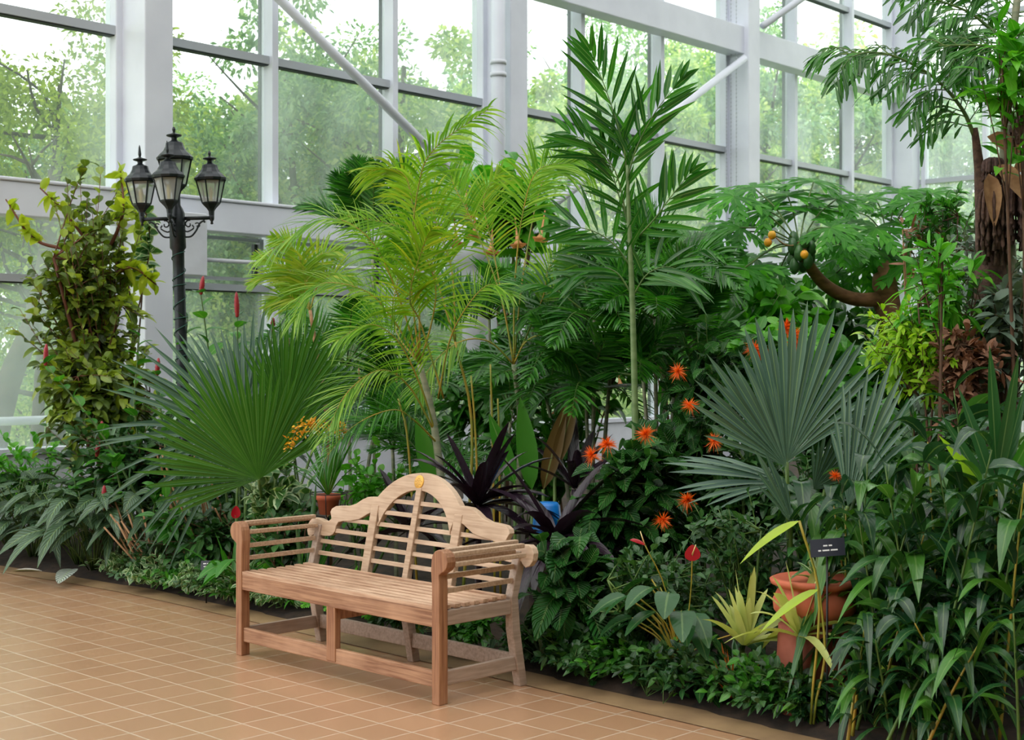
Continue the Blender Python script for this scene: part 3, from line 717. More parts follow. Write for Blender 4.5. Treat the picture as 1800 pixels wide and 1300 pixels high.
# ================================================================== plants
def root_at(name, px, Z, label, cat, group=None, z=.05):
    b = at(px, 700, Z); b[2] = z
    return empty(name, b, label, cat, group), b
def frond(parent, pts, L, W, n, mat, stalk, nv=None, a0=62, a1=24, s0=.22, droop=.12, vee=.15, r=.008, fold=.2, prof=thin, nseg=4, curl=0., jit=.06, name='frond', tip=.35):
    """feather leaf: curved midrib with leaflets down both sides"""
    P = curve(pts, 22); T = nrm(np.gradient(P, axis=0))
    if nv is None: nv = A(0, -1, .35)
    nv = nrm(nv)
    m = MB(); m.tube(P, np.linspace(r, r*.25, 22), 5, 1)
    s = np.linspace(s0, .995, n); i = s*(21); k = np.minimum(i.astype(int), 20); f = (i-k)[:, None]
    p = P[k]*(1-f)+P[k+1]*f; t = T[k]
    S = nrm(np.cross(t, np.broadcast_to(nv, t.shape))); Nn = nrm(np.cross(S, t))
    q = (s-s0)/(1-s0)
    a = np.radians(a0+(a1-a0)*q**1.3)[:, None]
    ll = L*(.55+.45*np.sin(np.pi*np.clip(q*.75+.2, 0, 1)))*(1-(1-tip)*q**3)
    for sg in (-1, 1):
        j = rv(n, jit)
        D = t*np.cos(a)+S*sg*np.sin(a)+Nn*vee+j
        m.blades(p, D, Nn+S*sg*.25+rv(n, .12), ll*ru(.9, 1.08, n), W*ru(.85, 1.1, n), prof, nseg, droop*ru(.6, 1.4, n), fold, curl)
    return m.build(name, [mat, stalk], parent)
def arch(b, tip, lift=.25, n=3, sag=None):
    b, tip = A(*b), A(*tip); mid_ = (b*.45+tip*.55)+UP*lift*np.linalg.norm(tip-b)
    return [b, mid_, tip]
def palm_crown(parent, c, nf, Lf, L, W, n, mat, stalk, seed, elev=(20, 75), sag=.35, az=(0, 360), **kw):
    global R
    R = np.random.default_rng(seed)
    for i in range(nf):
        az_ = math.radians(az[0]+(az[1]-az[0])*(i+ru(.1, .9))/nf); el = math.radians(ru(*elev)); l = Lf*ru(.8, 1.1)
        d = A(math.cos(az_)*math.cos(el), math.sin(az_)*math.cos(el), math.sin(el))
        p1 = c+d*l*.5; p2 = c+d*l*.95-UP*l*sag*math.cos(el)
        nv = nrm(UP*.8 + A(0, -1, 0)*.5 - d*.3 + rv(1, .15)[0])
        frond(parent, [c, p1, p2], L, W, n, mat, stalk, nv, **kw)
def fan(parent, hub, axis, nv, Rad, spread, n, mat, droop=.12, split=.55, curl=0., name='fan_leaf', uneven=.08, stretch=.0):
    """pleated fan leaf: wedges joined near the hub that part into pointed tips"""
    axis = nrm(A(*axis)); nv = A(*nv); S = nrm(np.cross(axis, nv)); nv = nrm(np.cross(S, axis))
    th = np.radians(np.linspace(-spread/2, spread/2, n))[:, None]
    D = axis*np.cos(th)+S*np.sin(th)+nv*.04*(np.arange(n) % 2)[:, None]
    q = np.abs(th[:, 0])/(np.radians(spread/2)+1e-9)
    L = Rad*(1-.32*q**2)*(1+stretch*np.sign(th[:, 0])*q)*ru(1-uneven, 1+uneven, n)
    wmax = 2*Rad*split*math.tan(math.radians(spread/(n-1))/2)*1.06
    def pf(t): return np.where(t < split, t/split, np.clip(1-((t-split)/(1-split))**1.8, 0.01, 1))
    m = MB(); m.blades(np.tile(hub, (n, 1)), D, np.tile(nv, (n, 1)), L, wmax*(L/Rad), pf, 9, droop*ru(.5, 1.5, n)*(.4+q), .24, curl*ru(.6, 1.3, n))
    return m.build(name, mat, parent)
def stalk(parent, pts, r, mat, name='leaf_stalk', k=6, n=10):
    m = MB(); P = curve(pts, n); m.tube(P, np.linspace(r, r*.7, n) if np.isscalar(r) else np.interp(np.linspace(0, 1, n), np.linspace(0, 1, len(r)), r), k)
    return m.build(name, mat, parent)
def bush(name, label, cat, px, Z, c, rad, ntw, nlf, L, W, prof, mat, smat, seed, droop=.3, fold=.12, inner=.45, nseg=4, sr=.012, group=None, up=.2, z=.05, curl=0., mains=4, spreadleaf=.7, tw=.005, extra=None):
    """leafy shrub: a few main stems, twigs to points filling the crown, leaves along the twigs"""
    global R
    R = np.random.default_rng(seed)
    root, b = root_at(name, px, Z, label, cat, group, z)
    c = A(*c); rad = A(*rad) if not np.isscalar(rad) else A(rad, rad, rad)
    st = MB(); lf = MB(); mains_ = []
    for i in range(mains):
        e = c + rad*rv(1, .3)[0]; bb = b + A(ru(-1, 1), ru(-1, 1), 0)*rad[0]*.12
        P = curve([bb, (bb+e)/2+rv(1, .05)[0]*rad[0], e], 9); st.tube(P, np.linspace(sr, sr*.4, 9), 6); mains_.append(P)
    for i in range(ntw):
        d = nrm(rv())[0]; tg = c + d*rad*ru(inner, 1.)
        P0 = mains_[i % mains]; s = P0[R.integers(3 if c[2]-b[2] < 1.1 or rad[2] > .8 else 6, 9)]
        if tg[2] < b[2]+.05: tg[2] = b[2]+.05+abs(tg[2]-b[2])*.3
        P = curve([s, (s+tg)/2+UP*.08*rad[2]+rv(1, .06)[0]*rad[0], tg], 8); st.tube(P, np.linspace(tw, tw*.35, 8), 4)
        q = np.linspace(.25, 1, nlf)*7; k = np.minimum(q.astype(int), 6); f = (q-k)[:, None]
        p = P[k]*(1-f)+P[k+1]*f; T = nrm(P[k+1]-P[k])
        o = nrm(rv(nlf)*.9 + (p-c)/rad*.7)
        D = nrm(T*.5 + o*spreadleaf + UP*up); Nn = UP + rv(nlf, .35) + A(0, -.25, 0)
        lf.blades(p, D, Nn, L*ru(.6, 1.15, nlf), W*ru(.75, 1.15, nlf), prof, nseg, droop*ru(.4, 1.5, nlf), fold, curl)
    st.build('stem', smat, root); lf.build('foliage', mat, root)
    if extra: extra(root, c, rad)
    return root
def rosette(name, label, cat, px, Z, n, L, W, mat, seed, el=(25, 80), droop=.5, prof=strap, z=.05, nseg=7, fold=.14, group=None, off=0, curl=0., root=None, b=None, nm='leaf', az=(0, 6.283), each=True):
    global R
    R = np.random.default_rng(seed)
    if root is None:
        root, b = root_at(name, px, Z, label, cat, group, z); b = b+UP*off
    for i in range(n):
        a = ru(*az); e = math.radians(ru(*el)); d = A(math.cos(a)*math.cos(e), math.sin(a)*math.cos(e), math.sin(e))
        m = MB(); m.blades(b+d*.01, d, UP*.6-d*.2+A(.01, .02, .3)+rv(1, .15)[0], L*ru(.7, 1.1), W*ru(.8, 1.1), prof, nseg, droop*ru(.6, 1.3)*math.cos(e), fold, curl)
        m.build(nm, mat, root)
    return root
def cane(root, pts, r, n, L, W, lmat, smat, seed, droop=.6, s0=.25, prof=lance, az0=None, el=35, name='cane'):
    global R
    R = np.random.default_rng(seed)
    P = curve(pts, 16); m = MB(); m.tube(P, np.linspace(r, r*.35, 16), 6, 1)
    q = np.linspace(s0, 1, n)*15; k = np.minimum(q.astype(int), 14); f = (q-k)[:, None]; p = P[k]*(1-f)+P[k+1]*f; T = nrm(P[k+1]-P[k])
    a0 = ru(0, 6.28) if az0 is None else az0
    az = a0+np.arange(n)*math.pi+rv(n)[:, 0]*.45
    e = np.radians(el+15*rv(n)[:, 0])
    D = nrm(np.stack([np.cos(az)*np.cos(e), np.sin(az)*np.cos(e), np.sin(e)], 1)+T*.4)
    m.blades(p, D, UP+rv(n, .2), L*ru(.75, 1.1, n), W*ru(.8, 1.15, n), prof, 7, droop*ru(.5, 1.4, n), .12)
    return m.build(name, [lmat, smat], root)
def spiky_flower(root, p, s, seed, mat=None, up=.35):
    global R
    R = np.random.default_rng(seed); n = 110
    m = MB(); D = nrm(rv(n)+UP*up+A(0, -.3, 0)); L = s*ru(.4, 1., n)
    m.blades(np.tile(p, (n, 1)), D, rv(n), L, s*.07, thin, 3, .15, .2, .15)
    return m.build('flower', mat or M['orange'], root)
def cone_flower(root, p, h, r, seed, tilt=(0, 0)):
    m = MB(); ax = nrm(A(tilt[0], tilt[1], 1))
    prof = []
    for i in range(15):
        t = i/14; rr = r*math.sin(math.pi*(t*.86+.1))**.55; prof.append((rr*(1. if i % 2 else .86), h*t))
    prof.append((.001, h*1.02)); m.lathe([(.001, 0)]+prof, p, 12, axis=ax); return m.build('flower_cone', M['red'], root)
def trumpet(root, p, L, seed, tilt=(0, 0), mat=None):
    m = MB(); ax = nrm(A(tilt[0], tilt[1], -1)); k = 15
    a = np.linspace(0, 2*np.pi, k, endpoint=False); X = nrm(np.cross(ax, A(.2, 1, 0))); Y = np.cross(ax, X)
    rows = []
    for r, z in ((.02, 0), (.024, .3), (.035, .55), (.075, .8), (.15, .95), (.21, .98), (.23, .92)):
        w_ = 1+ (.22*np.cos(a*5) if z > .85 and r > .12 else 0)
        rows.append(p + ax*z*L + (X*np.cos(a)[:, None]+Y*np.sin(a)[:, None])*(r*L*w_)[:, None] if np.ndim(w_) else p + ax*z*L + (X*np.cos(a)[:, None]+Y*np.sin(a)[:, None])*r*L)
    V = np.concatenate(rows); m.add(V, [(i*k+j, i*k+(j+1) % k, (i+1)*k+(j+1) % k, (i+1)*k+j) for i in range(len(rows)-1) for j in range(k)])
    return m.build('trumpet_flower', mat or M['peach'], root)

# ---------------- left: tall olive-leaved shrub and climber
Z = 11.8
root = bush('tall_shrub', 'tall shrub with olive yellow-green oval leaves and reddish stems, left of the lamp post', 'shrub', 205, Z, at(150, 500, Z), (.62, .6, 1.1), 150, 16, .115, .07, rnd, M['olive'], M['stem_red'], 101, .35, .15, .25, sr=.03, mains=5, tw=.007)
R = np.random.default_rng(9)
st = MB(); lf = MB()
for pts in ([(205, 760), (195, 640), (160, 520), (130, 440)], [(165, 560), (175, 470), (120, 380), (70, 330)], [(160, 520), (225, 470), (275, 500)], [(130, 440), (60, 420), (10, 350)], [(175, 470), (215, 380), (212, 300)]):
    P = curve([at(x, y, Z+ru(-.1, .2)) for x, y in pts], 14); st.tube(P, np.linspace(.02, .006, 14), 6)
    n = 26; q = ru(5, 12.9, n); k = q.astype(int); p = P[k]+(P[k+1]-P[k])*(q-k)[:, None]
    lf.blades(p, nrm(rv(n)+UP*.4), UP+rv(n, .4), .14*ru(.7, 1.1, n), .07, ovate, 4, .25, .15)
st.build('branch', M['stem_red'], root); lf.build('branch_leaves', M['olive_y'], root)
bush('tall_shrub', 'dense darker mass of oval leaves low on the left, under the olive shrub', 'shrub', 170, 11.4, at(165, 690, 11.5), (.6, .5, .6), 130, 14, .12, .07, rnd, M['olive'], M['stem_red'], 102, .35, .15, .2, mains=5)
root, b = root_at('climbing_vine', 222, 12.6, 'yellow-leaved vine climbing the column left of the lanterns', 'vine')
R = np.random.default_rng(12); st = MB(); lf = MB(); lv = MB()
for j, pts in enumerate(([(225, 700), (232, 560), (215, 420), (213, 300)], [(240, 640), (250, 500), (245, 400), (222, 330)], [(230, 600), (258, 470), (262, 400), (240, 330)])):
    P = curve([at(x, y, 12.6-.12*j) for x, y in pts], 30); P[0][2] = .06; st.tube(P, .008, 5)
    n = 46; q = ru(8, 28.9, n); k = q.astype(int); p = P[k]+(P[k+1]-P[k])*(q-k)[:, None]
    (lf if j < 2 else lv).blades(p, nrm(rv(n)+A(0, -.3, .1)), UP*.4+A(0, -1, 0)+rv(n, .4), .15*ru(.6, 1.1, n), .075, ovate, 4, .3, .12)
st.build('stem', M['stem_brown'], root); lf.build('foliage', M['olive_y'], root); lv.build('variegated_foliage', M['varie'], root)
bush('leafy_shrub', 'bright fine leaved shrub against the left window at the picture edge', 'shrub', 40, 12.0, at(30, 830, 12.0), (.7, .45, .38), 40, 12, .1, .05, ovate, M['broad_b'], M['stem_green'], 104, .3, inner=.2)
bush('leafy_shrub', 'dark low shrub at the picture edge beside the striped leaves', 'shrub', -30, 11.9, at(-20, 870, 11.9), (.5, .5, .4), 34, 12, .12, .06, ovate, M['small_d'], M['stem_green'], 105, .3, inner=.2)

# ---------------- spiral ginger with red cones
def spiral_ginger(lb, px, Z, stems, seed, wl=.06):
    root, b = root_at('spiral_ginger', px, Z, lb, 'ginger plant')
    for i, (pts, cone) in enumerate(stems):
        P = [at(x, y, Z+.1*((i*7) % 5-2)) for x, y in pts]; P[0] = A(P[0][0], P[0][1], .06)
        cane(root, P, .012, 9, .17, .085, M['broad'], M['stem_green'], seed+i, .35, .55, ovate, el=25, name='cane')
        if cone: cone_flower(root, P[-1]-UP*.01, cone, .02, seed+i, (ru(-.15, .15), 0))
    return root
spiral_ginger('spiral ginger with the red cones standing highest, right of the lamp post', 430, 10.2, [([(415, 960), (380, 720), (353, 515)], .13), ([(425, 960), (420, 740), (417, 555)], .18), ([(440, 960), (470, 760), (478, 580)], .10), ([(455, 960), (495, 780), (502, 615)], .11), ([(450, 960), (455, 820), (463, 680)], .14)], 300)
spiral_ginger('spiral ginger with long leaning stem and red spikes at far left', 200, 10.7, [([(300, 960), (190, 780), (80, 640)], .16), ([(290, 960), (220, 860), (170, 800)], .12), ([(250, 970), (205, 860), (179, 765)], .12)], 320)
spiral_ginger('spiral ginger with drooping leafy stem and one low red cone near the path', 190, 10.35, [([(250, 990), (230, 900), (183, 880)], .12), ([(240, 990), (210, 850), (200, 800)], 0), ([(260, 990), (150, 900), (130, 840)], 0), ([(250, 990), (270, 900), (275, 860)], 0)], 330)
spiral_ginger('spiral ginger stems tucked behind the blue fan palm', 290, 10.6, [([(320, 960), (290, 780), (275, 660)], .14), ([(330, 960), (310, 800), (330, 560)], 0), ([(300, 960), (240, 750), (245, 590)], .0)], 340)

# ---------------- striped prayer-plant leaves on the left edge
def prayer(lb, px, Z, n, seed, L=.36, W=.10):
    global R
    R = np.random.default_rng(seed)
    root, b = root_at('prayer_plant', px, Z, lb, 'prayer plant', 'striped prayer plants')
    for i in range(n):
        a = ru(0, 6.28); h = ru(.25, .6); o = A(math.cos(a), math.sin(a)-.25, 0)*ru(.1, .34)
        p = b+o+UP*h; D = nrm(A(math.cos(a), math.sin(a)-.35, ru(-.1, .5)))
        m = MB(); m.tube(curve([b+o*.1, b+o*.5+UP*h*.6, p], 6), .004, 4, 1)
        m.blades(p, D, UP+rv(1, .3)[0], L*ru(.7, 1.1), W*ru(.8, 1.1), lance, 8, ru(.3, .8), .12); m.build('leaf', [M['cal'], M['stem_green']], root)
for i, (px, d, lb) in enumerate([(60, .18, 'striped prayer plant right at the path edge by the dry leaf'), (165, .16, 'striped prayer plant right at the path edge beside the pale leaf'), (0, .8, 'striped prayer plant cut by the left picture edge'), (20, .35, 'dark striped prayer plant at the far left corner of the bed'), (75, .45, 'striped prayer plant second from the left edge'), (140, .3, 'striped prayer plant whose leaves hang onto the path'), (200, .55, 'striped prayer plant under the low red cones'), (275, .8, 'striped prayer plant behind the tan canes'), (110, 1., 'striped prayer plant in the second row, under the olive shrub'), (330, 1.1, 'striped prayer plant behind the blue fan leaf'), (225, 1.2, 'striped prayer plant between the red stems')]):
    prayer(lb, px, gd(px, d), 26, 400+i)
# one pale striped leaf lying on the path and a dry leaf beyond
m = MB(); c = at(127, 1000, 10.15); c[2] = .09
m.blades(c, A(.05, -1, .0), A(0, 0, 1), .36, .13, ovate, 8, .25, .1, .12); 
o = m.build('fallen_leaf', leafmat('pale_striped_leaf', [(120, 150, 130)], .3, .1, rib=.4, bump=.3, stripe=(70, 104, 84))); tag(o, 'long pale striped leaf drooping onto the tiles at the bed edge', 'leaf')
m = MB(); c = at(45, 1005, 10.6); c[2] = .006; m.blades(c-A(.1, 0, 0), A(1, -.1, .1), A(0, 0, 1), .24, .07, lance, 6, .08, .2)
tag(m.build('dry_leaf', leafmat('brown_leaf', [(150, 110, 40)], .6, .1, bump=.1)), 'curled brown leaf lying on the tiles at far left', 'leaf')

# ---------------- left fan palm
root, b = root_at('fan_palm', 440, 9.7, 'fan palm with blue and bright green pleated leaves, left of the bench', 'palm')
h1 = at(425, 770, 9.8); h2 = at(455, 842, 9.0); h3 = at(500, 745, 9.7)
R = np.random.default_rng(21)
fan(root, h1, (-.6, -.1, .7), (.35, -1, .45), 1.05, 185, 42, M['fan_blue'], .3, .5)
fan(root, h1+A(.02, .2, .05), (.3, .2, 1), (.1, -1, .1), .95, 80, 18, M['fan_blue'], .1, .5)
fan(root, h2, (-.42, -.1, .9), (.1, -1, .25), .86, 165, 40, M['fan_green'], .06, .6)
fan(root, h3, (.3, .1, .95), (.3, -1, .1), .85, 95, 26, M['fan_green'], .04, .6)
fan(root, at(560, 760, 10.2), (.35, .2, .95), (.3, -1, .1), .62, 90, 20, M['fan_blue'], .12, .55)
for h in (h1, h1+A(.02, .2, .05), h2, h3, at(560, 760, 10.2)): stalk(root, [b, (b+h)/2+rv(1, .05)[0], h], .013, M['stem_green'])
R = np.random.default_rng(22)
root, b0 = root_at('dry_cane_clump', 350, 10.0, 'clump of dry tan canes leaning left below the fan palm', 'canes')
for i in range(22):
    x0 = ru(330, 430); b = at(x0, 900, 9.9+ru(-.2, .3)); b[2] = .04; e = at(x0-ru(20, 110), ru(800, 900), 9.9+ru(-.3, .3)); e[2] = ru(.3, 1.0)
    m = MB(); m.tube(curve([b, (b+e)/2+rv(1, .02)[0], e], 6), np.linspace(.009, .006, 6), 5); m.build('cane', M['stem_tan'], root)
R = np.random.default_rng(23)
root, b0 = root_at('dry_cane_clump', 275, 10.2, 'smaller clump of dry tan canes near the low red cone', 'canes')
for i in range(9):
    x0 = ru(250, 290); b = at(x0, 900, 9.95+ru(-.1, .2)); b[2] = .04; e = b+A(ru(-.35, -.1), ru(-.1, .1), ru(.3, .55))
    m = MB(); m.tube([b, e], .007, 5); m.build('cane', M['stem_tan'], root)

# ---------------- low plants along the path, left to bench
R = np.random.default_rng(33)
kinds = [('varie', 'variegated ground cover', .05, .03, ovate), ('small_d', 'small leaved dark ground cover', .045, .025, ovate), ('varie', 'variegated ground cover', .06, .035, ovate), ('broad', 'low green ground cover', .06, .03, ovate)]
spots = [(215, 'beneath the tan canes'), (250, 'left of the red-tipped seedlings'), (285, 'in front of the tan canes'), (320, 'half way between lamp post and bench'), (352, 'by the small plant label'), (385, 'left of the bench'), (412, 'behind the left bench leg'), (440, 'seen through the left side of the bench'), (480, 'under the left seat end')]
for i, (px, wh) in enumerate(spots):
    mt, nm_, L, W, pf = kinds[i % 4]; Z = gd(px, .16)
    bush('ground_cover', '%s at the path edge %s' % (nm_, wh), 'ground cover', px, Z, at(px, 0, Z)*A(1, 1, 0)+A(0, 0, .13), (.3, .24, .17), 50, 9, L, W, pf, M[mt], M['stem_green'], 500+i, .25, inner=.2, sr=.004, tw=.002, nseg=3, group='low plants along the path')
for i, (px, wh) in enumerate([(290, 'first of the two along the edge'), (325, 'second of the two, nearer the bench')]):
    rosette('small_bromeliad', 'small red-centred bromeliad at the path edge, %s' % wh, 'bromeliad', px+15, gd(px+15, .14), 14, .15, .022, M['dry'] if i > 5 else leafmat('red_green_leaf_%d' % i, [(110, 60, 40), (90, 110, 50), (70, 110, 50)], .4, .2, bump=0), 540+i, (15, 70), .3, each=False)
bush('leafy_shrub', 'heart-leaved plant with pale veins left of the bench arm', 'shrub', 470, 9.3, at(480, 860, 9.3), (.3, .3, .28), 30, 8, .13, .09, ovate, M['varie'], M['stem_green'], 550, .35, inner=.2)
bush('leafy_shrub', 'dark oval-leaved plant between the tan canes and the bench', 'shrub', 300, 9.9, at(300, 910, 9.75), (.28, .25, .24), 14, 8, .12, .06, ovate, M['broad'], M['stem_brown'], 551, .4, inner=.3, mains=2)
bush('leafy_shrub', 'dark bushy plant rising behind the low red cones at left', 'shrub', 230, 10.9, at(225, 800, 10.9), (.75, .4, .42), 80, 12, .13, .06, ovate, M['small_d'], M['stem_brown'], 560, .35, inner=.15)
bush('leafy_shrub', 'shadowed leafy plant under the fan palm left of the bench', 'shrub', 360, 9.75, at(360, 940, 9.75), (.55, .25, .3), 56, 10, .1, .05, ovate, M['small_d'], M['stem_brown'], 561, .35, inner=.15)
bush('leafy_shrub', 'dark leafy plant between the bench arm and the orchid pot', 'shrub', 500, 9.0, at(505, 930, 9.0), (.4, .22, .3), 44, 10, .1, .05, ovate, M['small_d'], M['stem_brown'], 562, .35, inner=.15)
bush('leafy_shrub', 'low dark shrub filling in behind the dry canes', 'shrub', 390, 10.6, at(390, 860, 10.6), (.7, .4, .45), 46, 11, .13, .06, ovate, M['small_d'], M['stem_green'], 552, .35, inner=.2)
rosette('strap_leaf_plant', 'strap-leaved plant with wide green blades left of the bench', 'plant', 410, gd(410, .35), 12, .62, .055, M['broad'], 553, (20, 70), .55)
rosette('strap_leaf_plant', 'strap-leaved plant whose blades cross the fan palm stalk', 'plant', 535, 8.75, 15, .8, .045, M['ginger'], 554, (40, 85), .3)
rosette('strap_leaf_plant', 'grassy plant under the left half of the bench', 'plant', 520, gd(520, .3), 22, .42, .02, M['broad'], 555, (25, 80), .5)
rosette('spider_plant', 'striped spider plant under the bench seat', 'plant', 735, gd(735, .25), 24, .24, .014, M['brom'], 556, (20, 80), .6)
for i, (px, wh) in enumerate([(480, 'seen under the left of the seat'), (600, 'seen under the middle of the seat'), (660, 'right of the spare seat leg')]):
    Z = gd(px, .35); rt, b = root_at('fern', px, Z, 'small bright fern %s' % wh, 'fern', 'ferns behind the bench')
    palm_crown(rt, b+UP*.02, 12, .34, .06, .018, 20, M['broad_b'], M['stem_green'], 560+i, (20, 70), .3, s0=.1, a0=80, a1=60, r=.003, prof=ovate, nseg=3)

# ---------------- hanging orchid pot
root, b = root_at('orchid_pot', 577, 8.9, 'terracotta pot holding a strap-leaved orchid with yellow flower sprays', 'potted plant', z=at(0, 895, 8.9)[2])
pc = at(577, 903, 8.9)
m = MB(); m.lathe([(.001, 0), (.055, 0), (.07, .09), (.072, .09), (.078, .092), (.08, .125), (.07, .126), (.066, .11), (.001, .1)], pc, 28); m.build('pot', M['terra'], root)
m = MB()
a = np.linspace(0, 2*np.pi, 32)
m.tube(np.stack([pc[0]+.115*np.cos(a), pc[1]+.115*np.sin(a), np.full(32, pc[2]+.13)], 1), .0035, 5, caps=False)
for q in (0, 1.57, 3.14, 4.7): m.tube(curve([pc+A(.115*math.cos(q), .115*math.sin(q), .13), pc+A(.09*math.cos(q), .09*math.sin(q), -.0), pc+A(.02*math.cos(q), .02*math.sin(q), -.02)], 6), .003, 5)
m.tube([pc+A(.0, .0, -.02), A(pc[0], pc[1], .03)], .008, 6); m.build('wire_stand', M['black'], root)
rosette('x', '', '', 0, 0, 22, .46, .034, M['palm_m'], 570, (45, 88), .45, root=root, b=pc+UP*.11)
R = np.random.default_rng(571)
for pts in ([(575, 860), (560, 780), (530, 748), (505, 790)], [(578, 860), (590, 780), (560, 745), (545, 742)], [(580, 860), (600, 790), (598, 750), (592, 758)]):
    P = curve([at(x, y, 8.8) for x, y in pts], 24); s_ = MB(); s_.tube(P, .003, 4); s_.build('flower_stalk', M['stem_green'], root)
    f_ = MB(); n = 80; q = ru(12, 22.9, n); k = q.astype(int); p = P[k]+rv(n, .018)
    f_.blades(p, nrm(rv(n)), rv(n), ru(.018, .036, n), .014, ovate, 2, .1, .2); f_.build('flower_spray', M['yellow'], root)

# ---------------- areca palms (yellow green)
Z = 8.9
root, b = root_at('areca_palm', 800, Z, 'tall feathery yellow-green areca palm behind the bench, left of the middle column', 'palm')
cr1 = at(738, 640, Z)
stalk(root, [b, at(765, 760, Z), cr1], (.028, .024, .018), M['palm_trunk'], 'stem', 8, 14)
cr1b = at(800, 600, Z+.2); stalk(root, [at(812, 868, Z+.1)*A(1, 1, 0), at(830, 760, Z+.2), cr1b], .012, M['stem_yel'], 'stem')
SY, SG = M['stem_yel'], M['stem_green']
def P3(l, Z, dz=0.): return [at(x, y, Z+dz*i) for i, (x, y) in enumerate(l)]
R = np.random.default_rng(61)
FW = A(.1, -1, .15)
L1 = [
 ([(738, 640), (722, 480), (735, 330), (765, 260), (858, 192)], .42, .018, 46, 'areca', (.3, -1, .1), -.05, .35),
 ([(738, 640), (735, 470), (722, 340), (700, 300), (640, 300)], .36, .016, 44, 'areca_y', (-.1, -1, .2), .0, .3),
 ([(738, 640), (700, 520), (650, 420), (570, 385), (455, 455)], .36, .013, 52, 'areca', (-.1, -.6, .8), -.1, .25),
 ([(738, 640), (690, 560), (640, 510), (560, 500), (520, 560)], .36, .013, 48, 'areca', (-.1, -.6, .8), -.1, .25),
 ([(800, 600), (795, 480), (770, 400), (750, 350), (700, 330)], .40, .016, 44, 'areca_y', (.1, -1, .1), .05, .2),
 ([(800, 600), (770, 500), (745, 430), (690, 395), (610, 380)], .40, .014, 46, 'areca', (0, -1, .4), .05, .2),
 ([(770, 700), (790, 600), (820, 540), (860, 500), (900, 520)], .30, .014, 40, 'areca', (.1, -.8, .5), -.1, .2),
 ([(765, 760), (720, 680), (670, 650), (610, 690), (570, 770)], .34, .013, 46, 'areca', (0, -.6, .8), -.12, .2),
 ([(765, 760), (740, 680), (700, 600), (650, 570), (590, 600)], .34, .014, 46, 'areca', (0, -.8, .6), -.12, .2),
 ([(770, 780), (730, 740), (690, 720), (620, 750), (560, 820)], .28, .012, 40, 'palm_m', (0, -.6, .8), -.15, .2),
 ([(780, 700), (740, 570), (720, 520), (745, 430), (760, 400)], .40, .018, 42, 'areca_y', (.1, -1, .0), -.1, .2),
 ([(738, 640), (760, 560), (765, 500), (740, 440), (690, 420)], .42, .017, 40, 'areca', (.1, -1, .2), -.06, .2),
 ([(738, 640), (700, 590), (690, 540), (700, 480), (680, 440)], .36, .016, 40, 'areca', (.0, -1, .1), .08, .2)]
for pts, L, W, n, mt, nv, dz, dr in L1:
    frond(root, P3(pts, Z, dz), L*.98, W*.9, int(n*.84), M[mt], SY, nv, 50, 20, .30, dr*1.6, .2, .007, tip=.55)
root, b = root_at('areca_palm', 905, 9.3, 'airy areca palm with orange leaf stalks in front of the middle column', 'palm')
Z = 9.3; cr = at(903, 640, Z); stalk(root, [b, at(915, 760, Z), cr], (.026, .022, .016), M['palm_trunk'], 'stem', 8, 14)
R = np.random.default_rng(62)
for pts, L, W, n, mt, nv, dz, dr in [
 ([(903, 640), (905, 500), (918, 380), (945, 300), (1010, 285)], .42, .015, 50, 'areca', (-.2, -1, .2), .0, .35),
 ([(903, 640), (880, 520), (835, 400), (800, 330), (790, 300)], .36, .013, 44, 'areca', (.1, -1, .1), .05, .25),
 ([(903, 640), (890, 560), (865, 430), (850, 350), (880, 300)], .36, .013, 44, 'areca_y', (.1, -1, .1), .1, .25),
 ([(903, 640), (930, 580), (955, 520), (965, 470), (1000, 430)], .30, .013, 36, 'areca', (0, -1, .3), .05, .25),
 ([(903, 640), (925, 600), (960, 590), (1000, 620), (1030, 680)], .3, .014, 36, 'palm_m', (0, -.7, .7), -.05, .2),
 ([(903, 640), (860, 600), (810, 600), (760, 640), (730, 700)], .3, .013, 36, 'areca', (0, -.7, .7), -.08, .2),
 ([(903, 640), (920, 480), (950, 330), (985, 270), (1040, 300)], .4, .012, 46, 'areca', (-.2, -1, .4), .12, .4)]:
    frond(root, P3(pts, Z, dz), L, W, int(n*.85), M[mt], SY, nv, 52, 24, .45, dr*1.2, .2, .007, tip=.5)
# stray yellow stems rising from the ground behind the bench
for i, (x0, x1, y1) in enumerate([(870, 862, 640), (880, 875, 700), (735, 700, 700), (845, 828, 660)]):
    s0_ = at(x0, 860, 9.0); s0_[2] = .05; stalk(root, [s0_, at((x0+x1)/2, 780, 9.0), at(x1, y1, 9.0)], .009, SY, 'stem')
root, b = root_at('areca_palm', 580, 10.3, 'small yellow palm with thin brown stem between the lamp post and the areca', 'palm')
Z = 10.2; cr = at(545, 545, Z); stalk(root, [b, at(575, 740, Z), at(560, 640, Z), cr], (.022, .018, .016, .012), M['stem_tan'], 'stem', 8, 14)
R = np.random.default_rng(63)
for pts, nv in [([(545, 545), (530, 500), (500, 470), (450, 450)], (0, -1, .5)), ([(545, 545), (520, 500), (480, 480), (440, 500)], (0, -.8, .8)), ([(545, 545), (540, 490), (560, 450), (600, 440)], (0, -1, .3)), ([(545, 545), (535, 490), (520, 440), (480, 415)], (0, -1, .2)), ([(545, 545), (560, 500), (590, 480), (625, 500)], (0, -1, .6)), ([(545, 545), (525, 530), (500, 520), (470, 540)], (0, -1, .6))]:
    frond(root, P3(pts, Z), .26, .017, 30, M['areca_y'], SY, nv, 60, 25, .2, .15, .2, .006)

